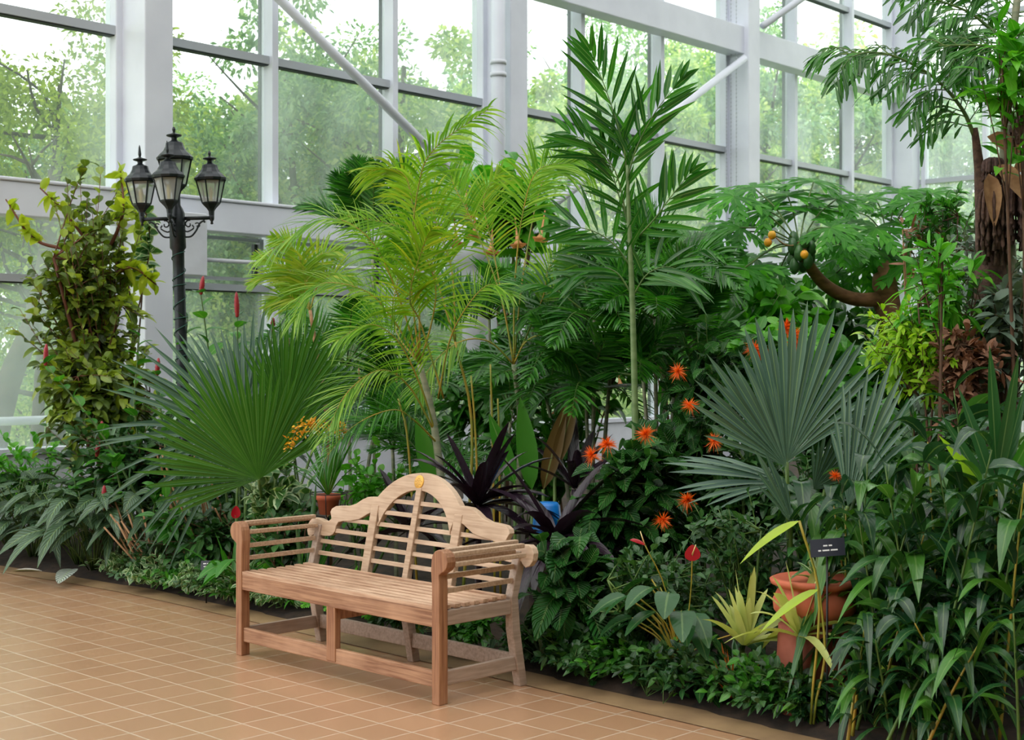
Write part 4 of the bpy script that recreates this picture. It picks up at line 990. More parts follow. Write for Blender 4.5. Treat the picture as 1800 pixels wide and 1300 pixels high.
# ---------------- darker palms behind
def bushy_palm(lb, px, Z, crowns, seed, Lf, L, W, n, mat, smat=None, elev=(10, 75), nf=9, sag=.35, r=.018, **kw):
    root, b = root_at('palm', px, Z, lb, 'palm')
    for i, (cx, cy, dz) in enumerate(crowns):
        c = at(cx, cy, Z+dz); stalk(root, [b+A((cx-px)/F*Z*.3, dz*.4, 0), (b+c)/2, c], r, M['palm_trunk'], 'stem')
        palm_crown(root, c, nf, Lf, L, W, n, mat, smat or SG, seed+i, elev, sag, **kw)
    return root
bushy_palm('dark green palm standing behind the areca, upright fronds near the glass', 660, 12.6, [(655, 440, 0)], 700, 1.0, .34, .03, 30, M['palm_d'], elev=(25, 80), nf=11, s0=.25)
bushy_palm('dark palm behind the thin yellow palm, fronds low', 620, 11.0, [(610, 640, 0), (665, 720, .2)], 710, .85, .26, .022, 28, M['palm_d'], nf=10)
bushy_palm('small dark palm between the orchid pot and the bench back', 700, 9.7, [(690, 790, 0), (760, 830, -.2)], 720, .6, .2, .016, 26, M['palm_d'], nf=9)
bushy_palm('dense dark bamboo palm left of the tall palm stem', 1040, 9.3, [(1045, 560, 0), (1000, 620, .2), (1085, 520, .4), (1030, 690, 0), (960, 700, .3)], 730, .72, .25, .026, 20, M['palm_m'], nf=10, elev=(0, 70))
bushy_palm('dense dark bamboo palm right of the tall palm stem', 1160, 9.0, [(1150, 560, .1), (1190, 620, .3), (1130, 660, 0), (1170, 480, .5)], 740, .66, .24, .03, 22, M['palm_d'], nf=10, elev=(0, 70))
bushy_palm('mid green palm filling the gap under the middle column', 870, 10.6, [(860, 560, 0), (940, 560, .2), (900, 720, 0)], 750, .7, .26, .026, 24, M['palm_m'], nf=9)

# ---------------- tall palm in the middle
M['stem_ring'] = plain('ringed_green_stem', (84, 112, 62), .45, c2=(112, 134, 88), scale=4, stretch=(.2, .2, 5))
root, b = root_at('tall_palm', 1118, 8.0, 'tall slender palm with a green ringed stem and broad dark leaflets, centre right', 'palm')
Z = 8.0
stalk(root, [b, at(1117, 780, Z), at(1112, 550, Z), at(1106, 400, Z), at(1102, 290, Z)], (.024, .02, .017, .014, .009), M['stem_ring'], 'stem', 10, 24)
R = np.random.default_rng(64)
for pts, L, W, n, nv, dr, a0, a1 in [
 ([(1101, 300), (1094, 249), (1066, 160), (1038, 90)], .42, .036, 17, (.25, -1, .1), .05, 50, 18),
 ([(1104, 310), (1118, 262), (1150, 200), (1196, 140)], .34, .036, 15, (-.2, -1, .1), .03, 48, 20),
 ([(1108, 420), (1085, 310), (1050, 260), (1003, 235)], .42, .034, 17, (.1, -1, .3), .12, 55, 22),
 ([(1108, 430), (1150, 385), (1180, 345), (1212, 305)], .36, .036, 16, (0, -1, .2), .08, 55, 22),
 ([(1110, 470), (1080, 430), (1040, 405), (985, 395)], .34, .034, 14, (0, -1, .3), .02, 65, 25),
 ([(1108, 400), (1090, 350), (1075, 300), (1062, 262)], .3, .03, 13, (.2, -1, 0), .1, 50, 20),
 ([(1112, 520), (1085, 480), (1050, 470), (1000, 490)], .34, .034, 15, (.1, -.8, .6), .2, 60, 25),
 ([(1112, 520), (1140, 480), (1180, 470), (1220, 500)], .34, .034, 15, (.1, -.8, .6), .2, 60, 25)]:
    frond(root, P3(pts, Z), L*.98, W*.98, int(n*.68), M['palm_d'], M['stem_green'], nv, a0-6, a1-4, .15, dr, .12, .006, .15, prof=lance, nseg=5, jit=.1, tip=.65)

# ---------------- angel's trumpet shrubs
def trumpets(ps, Z, L=.29):
    def f(root, c, rad):
        for i, (x, y) in enumerate(ps): trumpet(root, at(x, y, Z), L, i, (ru(-.2, .2), -.2))
    return f
bush('trumpet_shrub', 'broad-leaved shrub with hanging peach trumpet flowers high at the middle column', 'shrub', 880, 13.2, at(890, 340, 13.2), (.66, .5, .38), 40, 8, .26, .15, ovate, M['broad_b'], M['stem_brown'], 800, .5, inner=.3, sr=.03, extra=trumpets([(836, 365), (798, 378), (866, 392), (958, 370), (820, 330), (905, 380)], 12.8))
bush('trumpet_shrub', 'broad-leaved shrub right of the tall palm with pale trumpet flowers', 'shrub', 1210, 11.4, at(1215, 560, 11.4), (.55, .5, .62), 60, 8, .2, .12, ovate, M['broad_b'], M['stem_brown'], 801, .45, inner=.25, sr=.02, extra=trumpets([(1212, 618), (1185, 500), (1050, 500), (1205, 440)], 10.9, .2))
bush('trumpet_shrub', 'leafy shrub with apricot trumpets tucked behind the bamboo palm', 'shrub', 1010, 11.6, at(1010, 640, 11.6), (1.2, .5, .6), 80, 9, .17, .09, ovate, M['broad'], M['stem_brown'], 802, .4, inner=.2, extra=trumpets([(1000, 610), (905, 650), (1085, 640), (830, 640), (1060, 520), (980, 690), (1120, 700), (630, 640), (700, 640)], 10.9, .18))
bush('leafy_shrub', 'broad-leaved shrub at the foot of the glass beside the tall white box', 'shrub', 1180, 13.6, at(1175, 470, 13.6), (.55, .5, .42), 40, 9, .2, .11, ovate, M['broad_b'], M['stem_brown'], 803, .4, inner=.2)
bush('leafy_shrub', 'rounded bright green bush under the papaya, behind the right fan palm', 'shrub', 1340, 10.0, at(1335, 580, 10.0), (.62, .5, .42), 70, 9, .18, .10, ovate, M['broad_b'], M['stem_green'], 804, .4, inner=.3)
bush('leafy_shrub', 'bright broad-leaved bush left of the papaya trunk', 'shrub', 1440, 10.6, at(1440, 570, 10.6), (.5, .5, .4), 50, 9, .2, .11, ovate, M['broad'], M['stem_green'], 805, .4, inner=.3)
bush('leafy_shrub', 'dark broad-leaved bush between the fan palm and the bamboo palm', 'shrub', 1250, 8.6, at(1245, 680, 8.6), (.42, .4, .45), 54, 9, .15, .08, ovate, M['quilt'], M['stem_green'], 806, .4, inner=.2)
bush('leafy_shrub', 'deep shadowed leaf mass behind the middle of the fan palms', 'shrub', 1500, 9.4, at(1490, 700, 9.4), (.7, .5, .5), 70, 10, .2, .11, ovate, M['broad'], M['stem_green'], 807, .4, inner=.2)
bush('leafy_shrub', 'green shrub under the white planter behind the areca stems', 'shrub', 860, 12.2, at(850, 700, 12.2), (1.1, .4, .6), 90, 9, .15, .08, ovate, M['broad'], M['stem_green'], 808, .4, inner=.15)
bush('leafy_shrub', 'low green shrub behind the bench back, right of the areca stems', 'shrub', 960, 9.6, at(965, 770, 9.6), (.5, .35, .36), 56, 10, .12, .06, ovate, M['broad'], M['stem_green'], 809, .35, inner=.15)
bush('leafy_shrub', 'low green shrub behind the bench back, left of the areca stems', 'shrub', 640, 9.7, at(650, 850, 9.7), (.4, .3, .28), 36, 10, .09, .05, ovate, M['broad_b'], M['stem_green'], 810, .35, inner=.15)
bush('leafy_shrub', 'dark shrub low against the glass behind the fan palm', 'shrub', 520, 12.4, at(520, 720, 12.4), (.8, .4, .3), 50, 10, .13, .07, ovate, M['small_d'], M['stem_green'], 811, .35, inner=.15)

# ---------------- papaya
Z = 10.4
root, b = root_at('papaya_tree', 1575, Z, 'papaya tree with lobed leaves, green fruit cluster and three orange fruits', 'tree')
stalk(root, [b, at(1575, 640, Z), at(1560, 540, Z), at(1555, 490, Z), at(1562, 450, Z+.2)], (.12, .11, .1, .09, .05), M['bark_pap'], 'trunk', 12, 20)
stalk(root, [at(1560, 525, Z), at(1500, 525, Z-.1), at(1450, 500, Z-.2), at(1415, 455, Z-.3), at(1405, 425, Z-.3)], (.06, .05, .045, .04, .03), M['bark_pap'], 'branch', 10, 20)
stalk(root, [at(1558, 500, Z), at(1580, 470, Z+.1), at(1600, 430, Z+.2)], (.05, .04, .03), M['bark_pap'], 'branch', 10, 12)
R = np.random.default_rng(71)
def papaya_leaf(c, p, nv, s):
    nv = nrm(A(*nv)); m = MB(); m.tube(curve([c, (c+p)/2+UP*.05, p], 8), .006, 5, 1)
    out = nrm(p-c); X = nrm(out-nv*np.dot(out, nv)); Y = np.cross(nv, X)
    for i, a in enumerate(np.radians([0, 42, -42, 84, -84, 128, -128])):
        D = X*math.cos(a)+Y*math.sin(a); l = s*(1-.09*(i+1)//2*.6)*ru(.9, 1.05)
        m.blades(p, D, nv, l, l*.2, lance, 8, .2, .06)
        for sg in (-1, 1):
            for f_, l2 in ((.3, .36), (.55, .34), (.76, .2)):
                q = p + D*l*f_ - UP*l*.2*f_*f_; d2 = D*.85+np.cross(nv, D)*sg*.55; m.blades(q, d2, nv, l*l2, l*.13, lance, 4, .25, .05)
    m.build('leaf', [M['papleaf'], M['stem_green']], root)
M['papleaf'] = leafmat('papaya_leaf', [(44, 118, 24), (64, 146, 30), (88, 170, 40)], .42, .5, bump=0, rib=.15, spec=.3)
hub = at(1405, 430, Z-.3); hub2 = at(1560, 420, Z+.3); hub3 = at(1600, 425, Z+.3)
for (x, y, h) in [(1290, 345, 0), (1325, 330, 0), (1385, 345, 0), (1430, 320, 0), (1470, 350, 0), (1300, 400, 0), (1270, 410, 0), (1330, 455, 0), (1460, 400, 0), (1350, 370, 0), (1480, 430, 0), (1310, 470, 0), (1420, 370, 0), (1370, 475, 0),
                  (1500, 370, 1), (1540, 350, 1), (1580, 340, 1), (1540, 400, 1), (1500, 430, 1), (1610, 350, 1), (1520, 470, 1), (1590, 380, 1), (1640, 340, 2), (1640, 400, 2), (1600, 460, 2), (1660, 370, 2), (1470, 480, 1), (1545, 440, 1)]:
    c = (hub, hub2, hub3)[h]; p = at(x, y, c[1]+(ru(.1, .45) if abs(x-1390) < 50 and y < 400 else ru(-.45, .35)))
    papaya_leaf(c, p, A(ru(-.3, .3), -.55, 1.)+(p-c)*.3, ru(.27, .37))
for i in range(13):
    a = i*2.4; m = MB(); c = at(1408, 440, Z-.32)+A(.07*math.cos(a), .07*math.sin(a)-.03, -.018*i+.1); m.lathe([(.001, .06), (.02, .05), (.036, .01), (.034, -.03), (.015, -.055), (.001, -.06)], c, 12); m.build('green_fruit', M['fruit_g'], root)
for x, y in ((1357, 413), (1350, 426), (1414, 447)):
    m = MB(); m.lathe([(.001, .03), (.016, .028), (.028, .01), (.028, -.01), (.015, -.028), (.001, -.032)], at(x, y, Z-.55), 14); o = m.build('ripe_fruit', M['fruit'], root); o['label'] = 'orange ripe fruit'
stalk(root, [hub, at(1380, 430, Z-.5), at(1354, 408, Z-.55)], .006, M['stem_tan'], 'fruit_stalk')

# ---------------- fishtail palm at right
Z = 8.1
root, b = root_at('fishtail_palm', 1750, Z, 'fishtail palm with brown fibrous trunk and hanging fruit strands at upper right', 'palm')
stalk(root, [b, at(1745, 600, Z), at(1738, 430, Z), at(1722, 300, Z), at(1713, 225, Z)], (.12, .11, .075, .03, .018), M['fibre'], 'trunk', 14, 26)
stalk(root, [b+A(.15, .1, 0), at(1775, 500, Z), at(1765, 330, Z), at(1772, 150, Z), at(1790, -20, Z)], (.05, .045, .03, .025, .02), M['palm_trunk'], 'trunk', 10, 20)
R = np.random.default_rng(81)
def strands(x, y, n, l, r, mat, nm):
    m = MB(); c = at(x, y, Z-.15)
    for i in range(n):
        a = ru(0, 6.28); q = r*ru(.5, 1); e = c+A(math.cos(a)*q, math.sin(a)*q, -l*ru(.8, 1.05)); t_ = c+A(math.cos(a)*q*.9, math.sin(a)*q*.9, -.1*l)
        P = curve([c, t_, e], 16); rr = .010*(1+.25*np.cos(np.arange(16)*2.9)); m.tube(P, rr, 5)
    return m.build(nm, mat, root)
strands(1748, 330, 34, .42, .085, M['fibre'], 'fruit_strands')
strands(1790, 330, 44, .34, .11, M['fibre_d'], 'fruit_strands')
strands(1800, 200, 26, .18, .08, M['fibre_d'], 'fruit_strands')
strands(1745, 280, 24, .15, .06, M['fibre_d'], 'fruit_strands')
m = MB(); 
for c_, d_ in ((at(1738, 305, Z-.2), A(.1, -.1, -1)), (at(1752, 290, Z-.2), A(.6, -.2, -.6)), (at(1735, 240, Z-.1), A(.9, -.1, -.3)), (at(1780, 300, Z-.2), A(.8, 0, .4))):
    m.blades(c_, d_, A(0, -1, .2), .24, .1, lance, 6, .3, .3)
m.build('husk', M['stem_tan'], root)
def fish_frond(pts, L, n, mat, seed, W=.04, nv=(0, -1, .4), sub=.34):
    """twice-divided fishtail leaf: side ribs each carrying ragged wedge leaflets"""
    global R
    R = np.random.default_rng(seed)
    P = curve(pts, 24); T = nrm(np.gradient(P, axis=0)); nv = nrm(A(*nv)); m = MB(); m.tube(P, np.linspace(.013, .004, 24), 6, 1)
    for j in range(n):
        s = .12+.87*j/(n-1); i = min(22, int(s*23)); t = T[i]; S = nrm(np.cross(t, nv)); sg = 1 if j % 2 else -1
        l = sub*(1-.5*s)*ru(.85, 1.1); a = math.radians(70-38*s)
        d = t*math.cos(a)+S*sg*math.sin(a)+rv(1, .08)[0]
        q = curve([P[i], P[i]+d*l*.55, P[i]+d*l-UP*l*.35], 8); m.tube(q, np.linspace(.004, .0015, 8), 4, 1)
        k = 7; u = np.linspace(1, 7, k*1).astype(int); tt = nrm(np.gradient(q, axis=0))[np.minimum(u, 7)]
        for sd in (-1, 1):
            D = tt*.8+np.cross(tt, nv)*sd*.6-UP*.25+rv(k, .12); m.blades(q[np.minimum(u, 7)], D, nv+rv(k, .3), L*ru(.7, 1.15, k), W*.62*ru(.7, 1.1, k), fish, 4, .3, .12)
    return m.build('frond', [mat, M['stem_green']], root)
fish_frond(P3([(1713, 240), (1690, 190), (1640, 135), (1560, 95), (1478, 95)], Z), .13, 26, M['palm_d'], 900, .04, (0, -.8, .8), .36)
fish_frond(P3([(1790, 90), (1740, 50), (1700, 20), (1620, -10)], Z), .13, 18, M['palm_d'], 901, .04, (0, -.9, .5), .34)
fish_frond(P3([(1790, 120), (1760, 90), (1730, 80), (1650, 80)], Z-.2), .12, 16, M['palm_d'], 902, .04, (0, -.9, .5), .28)
fish_frond(P3([(1780, 40), (1790, -10), (1780, -80)], Z), .12, 12, M['palm_d'], 903, .04, (0, -1, .1), .4)
R = np.random.default_rng(83)
bush('grey_leaved_shrub', 'grey-green fine leaved shrub below the fishtail palm fruit strands', 'shrub', 1730, 8.3, at(1722, 470, 8.3), (.36, .3, .3), 50, 12, .1, .03, lance, M['grey_leaf'], M['stem_brown'], 910, .3, inner=.2)
bush('grey_leaved_shrub', 'olive fine leaved shrub between papaya and fishtail palm', 'shrub', 1650, 9.4, at(1650, 390, 9.4), (.32, .3, .22), 40, 12, .1, .03, lance, M['palm_d'], M['stem_brown'], 911, .3, inner=.2, mains=2)
bush('grey_leaved_shrub', 'grey mottled shrub at the right picture edge, mid height', 'shrub', 1790, 7.8, at(1775, 560, 7.8), (.28, .3, .42), 44, 11, .13, .05, lance, M['grey_leaf'], M['stem_brown'], 912, .3, inner=.2, mains=2)
bush('dry_leaf_shrub', 'mass of dry brown hanging leaves at right', 'shrub', 1710, 7.7, at(1712, 640, 7.7), (.24, .2, .24), 60, 11, .09, .035, lance, M['dry'], M['stem_brown'], 913, .3, inner=.2, mains=2)
bush('dry_leaf_shrub', 'dry reddish branch of leaves above the papaya trunk', 'shrub', 1600, 9.6, at(1620, 405, 9.6), (.3, .2, .06), 8, 8, .12, .03, lance, M['dry'], M['stem_tan'], 914, .1, inner=.4, mains=2)
bush('leafy_shrub', 'bright long-leaved branch at the top right corner', 'shrub', 1800, 7.6, at(1782, 110, 7.6), (.2, .2, .34), 20, 9, .2, .06, lance, M['lime'] if 0 else M['broad_b'], M['stem_brown'], 915, .3, inner=.2, sr=.015, mains=2)
bush('lime_shrub', 'lime green small-leaved arching shrub in the middle right', 'shrub', 1620, 7.9, at(1620, 590, 7.9), (.38, .3, .3), 90, 16, .075, .026, obov, M['lime'], M['stem_brown'], 916, .3, inner=.1, up=.0, mains=2)
bush('leafy_shrub', 'hanging oblong green leaves left of the fibrous palm trunk', 'shrub', 1660, 7.9, at(1660, 510, 7.9), (.3, .25, .24), 30, 9, .15, .045, lance, M['broad_b'], M['stem_brown'], 917, .5, inner=.2, up=-.2, mains=2)
bush('leafy_shrub', 'upright sprig of bright oblong leaves before the papaya trunk', 'shrub', 1645, 7.4, at(1650, 460, 7.4), (.15, .15, .13), 10, 7, .14, .045, obov, M['broad_b'], M['stem_brown'], 918, .2, inner=.2, mains=2)
bush('leafy_shrub', 'pale leafy filler under the dry leaves at right', 'shrub', 1690, 8.9, at(1680, 740, 8.9), (.5, .3, .3), 50, 10, .11, .05, ovate, M['grey_leaf'], M['stem_green'], 919, .3, inner=.2)

# ---------------- right fan palm
root, b = root_at('fan_palm', 1400, 6.95, 'large blue-green fan palm with upright pleated leaves right of centre', 'palm')
R = np.random.default_rng(91)
h1 = at(1383, 812, 6.9)
fan(root, h1, (.17, .05, 1), (-.1, -1, .05), .84, 84, 20, M['fan_blue'], .14, .68, curl=-.02, uneven=.05)
fan(root, h1+A(-.01, -.05, -.02), (-.55, -.05, .78), (.15, -1, .2), .66, 56, 13, M['fan_blue'], .06, .68)
h2 = at(1490, 890, 6.7)
fan(root, h2, (.22, -.1, 1), (-.55, -1, .1), .76, 46, 14, M['fan_blue'], .16, .66)
h3 = at(1545, 765, 7.2)
fan(root, h3, (-.9, -.3, .2), (-.1, -.35, 1), .4, 90, 22, M['fan_blue'], .12, .62)
fan(root, at(1395, 925, 6.6), (-.4, -.1, .9), (.3, -1, .2), .42, 26, 6, M['fan_blue'], .1, .7)
fan(root, at(1385, 850, 7.1), (-.95, .1, .2), (0, -.7, .8), .6, 60, 12, M['fan_blue'], .2, .6)
fan(root, at(1430, 860, 7.2), (.5, .1, .6), (.2, -1, .2), .4, 80, 14, M['fan_blue'], .12, .55)
for h in (h1, h2, h3, at(1390, 905, 6.75), at(1385, 850, 7.1), at(1450, 860, 7.2)): stalk(root, [b, (b+h)/2+A(0, .05, 0), h], .014, M['stem_green'])
R = np.random.default_rng(92)

# ---------------- orange-flowered bushes
def orange(ps, Z, s=.075):
    def f(root, c, rad):
        for i, (x, y) in enumerate(ps): spiky_flower(root, at(x, y, Z), s, 9000+i+x)
    return f
bush('orange_flowered_bush', 'quilted-leaf bush with shaggy orange flowers right of the bench', 'shrub', 1120, 7.9, at(1125, 865, 7.9), (.36, .32, .36), 80, 8, .19, .105, ovate, M['quilt'], M['stem_green'], 1000, .55, inner=.45, fold=.1, extra=orange([(1068, 781), (1040, 800), (1135, 763), (1165, 914), (1208, 878)], 7.5))
bush('orange_flowered_bush', 'quilted-leaf bush with orange flowers left of the big fan palm', 'shrub', 1220, 8.2, at(1215, 800, 8.2), (.36, .36, .42), 66, 8, .15, .085, ovate, M['quilt'], M['stem_green'], 1001, .5, inner=.4, extra=orange([(1192, 652), (1213, 713), (1255, 775)], 7.75, .07))
bush('orange_flowered_bush', 'bush with orange flowers glimpsed between the blades of the big fan palm', 'shrub', 1350, 9.0, at(1360, 640, 9.0), (.5, .4, .32), 50, 8, .16, .09, ovate, M['broad_b'], M['stem_green'], 1002, .5, inner=.3, extra=orange([(1325, 612), (1340, 622), (1395, 588), (1382, 575), (1395, 605)], 8.5, .08))
bush('orange_flowered_bush', 'shadowed bush with one orange flower low behind the folded fan leaf', 'shrub', 1450, 7.6, at(1440, 850, 7.6), (.36, .3, .3), 40, 8, .12, .06, ovate, M['small_d'], M['stem_green'], 1003, .5, inner=.3, extra=orange([(1469, 836)], 6.9, .05))
bush('quilted_leaf_bush', 'big quilted-leaf bush beside the right arm of the bench', 'shrub', 1000, 7.25, at(1000, 1010, 7.2), (.24, .18, .3), 30, 6, .2, .12, ovate, M['quilt'], M['stem_green'], 1004, .6, inner=.45)
bush('small_leaf_shrub', 'small-leaved dark shrub around the red flamingo flowers', 'shrub', 1170, 7.0, at(1165, 1040, 7.0), (.46, .3, .28), 96, 12, .065, .032, lance, M['small_d'], M['stem_green'], 1005, .3, inner=.35, nseg=3)
bush('small_leaf_shrub', 'taller small-leaved shrub left of the clay pot', 'shrub', 1300, 6.9, at(1290, 950, 6.9), (.3, .26, .26), 50, 12, .06, .032, lance, M['small_d'], M['stem_green'], 1006, .3, inner=.35, nseg=3)
bush('small_leaf_shrub', 'dark small-leaved shrub directly left of the clay pot', 'shrub', 1340, 6.9, at(1335, 1040, 6.9), (.22, .15, .26), 46, 12, .06, .034, ovate, M['small_d'], M['stem_green'], 1007, .3, inner=.3, nseg=3)
bush('small_leaf_shrub', 'shadowed low filler shrub behind the flamingo flowers', 'shrub', 1120, 7.6, at(1120, 1060, 7.6), (.6, .3, .36), 80, 11, .09, .045, ovate, M['small_d'], M['stem_green'], 1008, .3, inner=.2, nseg=3)
# flamingo flower plants
root, b = root_at('flamingo_flower', 1195, 6.75, 'flamingo flower plant with glossy red blooms and heart-shaped leaves', 'plant')
R = np.random.default_rng(95)
for i in range(22):
    a = ru(0, 6.28); h = ru(.15, .5); o = A(math.cos(a), math.sin(a)-.3, 0)*ru(.1, .32); p = b+o+UP*h
    m = MB(); m.tube(curve([b, b+o*.4+UP*h*.7, p], 7), .004, 4, 1); m.blades(p, A(math.cos(a), math.sin(a)-.4, -.1), UP+rv(1, .25)[0], ru(.14, .22), ru(.08, .12), ovate, 6, .5, .1); m.build('leaf', [M['ginger'], M['stem_yel']], root)
for (x, y, n_, tl) in ((1217, 974, (.1, -1, .15), 0), (1133, 956, (-.3, -.3, 1), 1)):
    p = at(x, y, 6.6); m = MB(); m.tube(curve([b, (b+p)/2+A(.02, 0, .1), p], 9), .003, 4, 1)
    m.blades(p-A(0, 0, .03) if not tl else p, (0, 0, 1) if not tl else (-1, -.3, .3), n_, .075, .075, ovate, 8, 0, .06); m.tube([p, p+A(.012, -.035, .05)] if not tl else [p, p+A(-.02, 0, .06)], np.array([.004, .002]), 6, 2)
    o = m.build('flower', [M['redleaf'], M['stem_yel'], M['cream']], root); o['label'] = 'glossy red flower with cream spike'
root, b = root_at('flamingo_flower', 430, 9.05, 'flamingo flower with a single red bloom behind the left bench arm', 'plant')
for i in range(12):
    a = ru(0, 6.28); h = ru(.15, .45); o = A(math.cos(a), math.sin(a), 0)*ru(.1, .2); p = b+o+UP*h
    m = MB(); m.tube(curve([b, b+o*.4+UP*h*.7, p], 7), .004, 4, 1); m.blades(p, A(math.cos(a), math.sin(a), -.1), UP+rv(1, .25)[0], .16, .1, ovate, 6, .5, .1); m.build('leaf', [M['broad'], M['stem_green']], root)
p = at(413, 905, 8.95); m = MB(); m.tube(curve([b, (b+p)/2, p], 7), .003, 4, 1); m.blades(p-UP*.02, (0.1, 0, 1), (.5, -1, .3), .08, .06, ovate, 8, 0, .15); m.build('flower', [M['redleaf'], M['stem_green']], root)

# ---------------- burgundy strap leaves behind the bench
def burgundy(lb, px, Z, y, n, seed, L, az=(0, 6.283), el=(0, 70), W=.1):
    root, b = root_at('burgundy_lily', px, Z, lb, 'plant', 'dark burgundy lilies')
    c = at(px, y, Z); stalk(root, [b, (b+c)/2, c], .03, M['purple'], 'stem')
    rosette('', '', '', 0, 0, n, L, W, M['purple'], seed, el, .5, root=root, b=c, az=az, prof=strap, fold=.2)
burgundy('dark burgundy lily with hub right of the bench arch', 975, 7.75, 950, 26, 1100, .66)
burgundy('dark burgundy lily right behind the bench arch', 840, 8.1, 890, 24, 1101, .6)
burgundy('dark burgundy lily reaching up right of the areca stems', 1010, 8.9, 860, 12, 1102, .6, el=(35, 80), W=.09)
burgundy('dark burgundy lily seen through the back slats', 720, 8.6, 935, 16, 1103, .55)
# broad upright leaves behind the bench
root, b = root_at('broad_blade_plant', 930, 9.0, 'plant with tall broad green and bronze blades behind the bench arch', 'plant')
R = np.random.default_rng(96)
for x, y, dx, mt, W, L in ((935, 860, -.12, 'palm_m', .13, .62), (955, 860, .25, 'bronze', .11, .6), (975, 820, .3, 'bronze', .1, .5), (905, 850, -.35, 'palm_d', .11, .5), (765, 860, -.25, 'palm_m', .12, .5)):
    if mt == 'bronze' and 'bronze' not in M: M['bronze'] = leafmat('bronze_leaf', [(86, 74, 34), (110, 84, 44)], .35, .25, rib=.4, bump=0)
    c = at(x, y, 8.95); m = MB(); m.tube([A(c[0], c[1], .05), c], .012, 6, 1); m.blades(c, (dx, 0, 1), (0, -1, .1), L, W, lance, 8, .05, .18); m.build('leaf', [M[mt], M['stem_green']], root)
# blue container and pale metal bucket half hidden
c = at(962, 912, 8.35); m = MB(); m.lathe([(.001, .1), (.06, .1), (.075, .08), (.09, -.06), (.09, -.09), (.001, -.09)], (0, 0, 0), 20)
o = m.build('blue_bucket', M['blue']); o.location = tuple(c); tag(o, 'upturned blue plastic bucket glimpsed behind the dark burgundy leaves', 'bucket')
c2 = A(c[0], c[1], 0); m = MB(); m.lathe([(.11, .0), (.11, c[2]-.09), (.001, c[2]-.088)], c2, 16)
tag(m.build('plinth', M['soil']), 'dark stump supporting the blue bucket', 'plinth')
m = MB(); c = at(1012, 975, 8.2); c[2] = .0; m.lathe([(.001, .05), (.09, .05), (.12, .34), (.125, .34), (.125, .36), (.11, .36), (.1, .1)], c, 24)
tag(m.build('metal_pail', M['steel']), 'pale grey metal pail beside the blue bucket', 'bucket')

# ---------------- clay pots, right
def pot(lb, px, y, Z, prof, s, mat):
    c = at(px, y, Z); m = MB(); m.lathe([(r*s, z*s) for r, z in prof], (0, 0, 0), 40); o = m.build('clay_pot', mat); o.location = tuple(c); tag(o, lb, 'pot'); return o, c
PR = [(.001, -.42), (.42, -.42), (.62, -.3), (.8, -.1), (.82, .1), (.74, .27), (.68, .33), (.72, .36), (.86, .42), (.88, .5), (.8, .54), (.72, .46), (.001, .36)]
o, c = pot('large bulbous terracotta pot with wide rim, upper one of the two', 1432, 1062, 6.3, PR, .225, M['terra'])
m = MB(); m.lathe([(.001, c[2]-.09), (.16, c[2]-.09), (.18, .02), (.001, .02)], A(c[0], c[1], 0), 24); tag(m.build('pot_stand', M['terra2']), 'aged terracotta stand under the large bulbous pot', 'stand')
pot('aged dark terracotta pot low behind the canes, lower right of the large one', 1510, 1175, 6.45, PR, .22, M['terra2'])
rosette('strap_leaf_plant', 'brown-stemmed cut plant growing in the large terracotta pot', 'plant', 1440, 6.3, 16, .22, .05, M['varie'], 1200, (30, 80), .4, z=c[2]+.09)
pot('dark plastic pot under the heart-shaped leaves', 1208, 1205, 6.55, [(.001, -.5), (.6, -.5), (.8, .4), (.9, .4), (.9, .5), (.8, .5), (.75, .4), (.001, .35)], .085, M['black'])

# plant labels
def sign(lb, px, y, Z, w_, h_, tilt, rows):
    p = at(px, y, Z); g = A(p[0], p[1]+.01, .0); root = empty('plant_label', g, lb, 'sign')
    m = MB(); m.tube([g, A(p[0], p[1]+.012, p[2])], .005, 6); m.build('stake', M['black'], root)
    m = MB(); X = nrm(A(1, tilt, .06)); Y = nrm(A(0, .35, 1)); m.obox(p-X*w_/2-Y*h_/2, X*w_, A(0, .006, 0), Y*h_); pl = m.build('plate', M['slate'], root, smooth=False)
    for y0, segs, hh in rows:
        m = MB(); x = -sum(segs)/2-.5*.006*(len(segs)-1)
        for q in segs: m.obox(p+X*x+Y*y0-A(0, .0015, 0), X*q, A(0, .001, 0), Y*hh); x += q+.006
        m.build('lettering', M['chalk'], pl, smooth=False)
sign('black plant label with white lettering above the clay pot', 1455, 962, 5.98, .15, .075, .1, [(.006, (.018, .014), .006), (-.014, (.012, .03, .03), .006)])
sign('small black plant label at the path edge left of the bench', 362, 993, 9.2, .07, .06, -.1, [(.008, (.02, .012), .006), (-.01, (.03,), .005)])

# ---------------- bromeliads and low plants at right
rosette('bromeliad', 'cream and green striped bromeliad left of the clay pot', 'bromeliad', 1308, gd(1308, .25), 20, .34, .06, M['brom'], 1300, (25, 85), .45, off=.24)
rosette('bromeliad', 'cream bromeliad with drooping pale leaves before the clay pot', 'bromeliad', 1405, gd(1405, .15), 18, .38, .062, M['brom'], 1301, (5, 85), .75, off=.34)
stalk(bpy.data.objects['bromeliad'], [at(1308, 0, gd(1308, .25))*A(1, 1, 0)+A(0, 0, .03), at(1308, 0, gd(1308, .25))*A(1, 1, 0)+A(0, 0, .26)], .02, M['stem_green'], 'stem')
stalk(bpy.data.objects['bromeliad.001'], [at(1405, 0, gd(1405, .15))*A(1, 1, 0)+A(0, 0, .03), at(1405, 0, gd(1405, .15))*A(1, 1, 0)+A(0, 0, .4)], .02, M['stem_green'], 'stem')
rosette('bromeliad', 'low bromeliad with rusty orange stems near the path', 'bromeliad', 1285, gd(1285, .2), 30, .24, .014, M['brom_o'], 1302, (30, 85), .2)
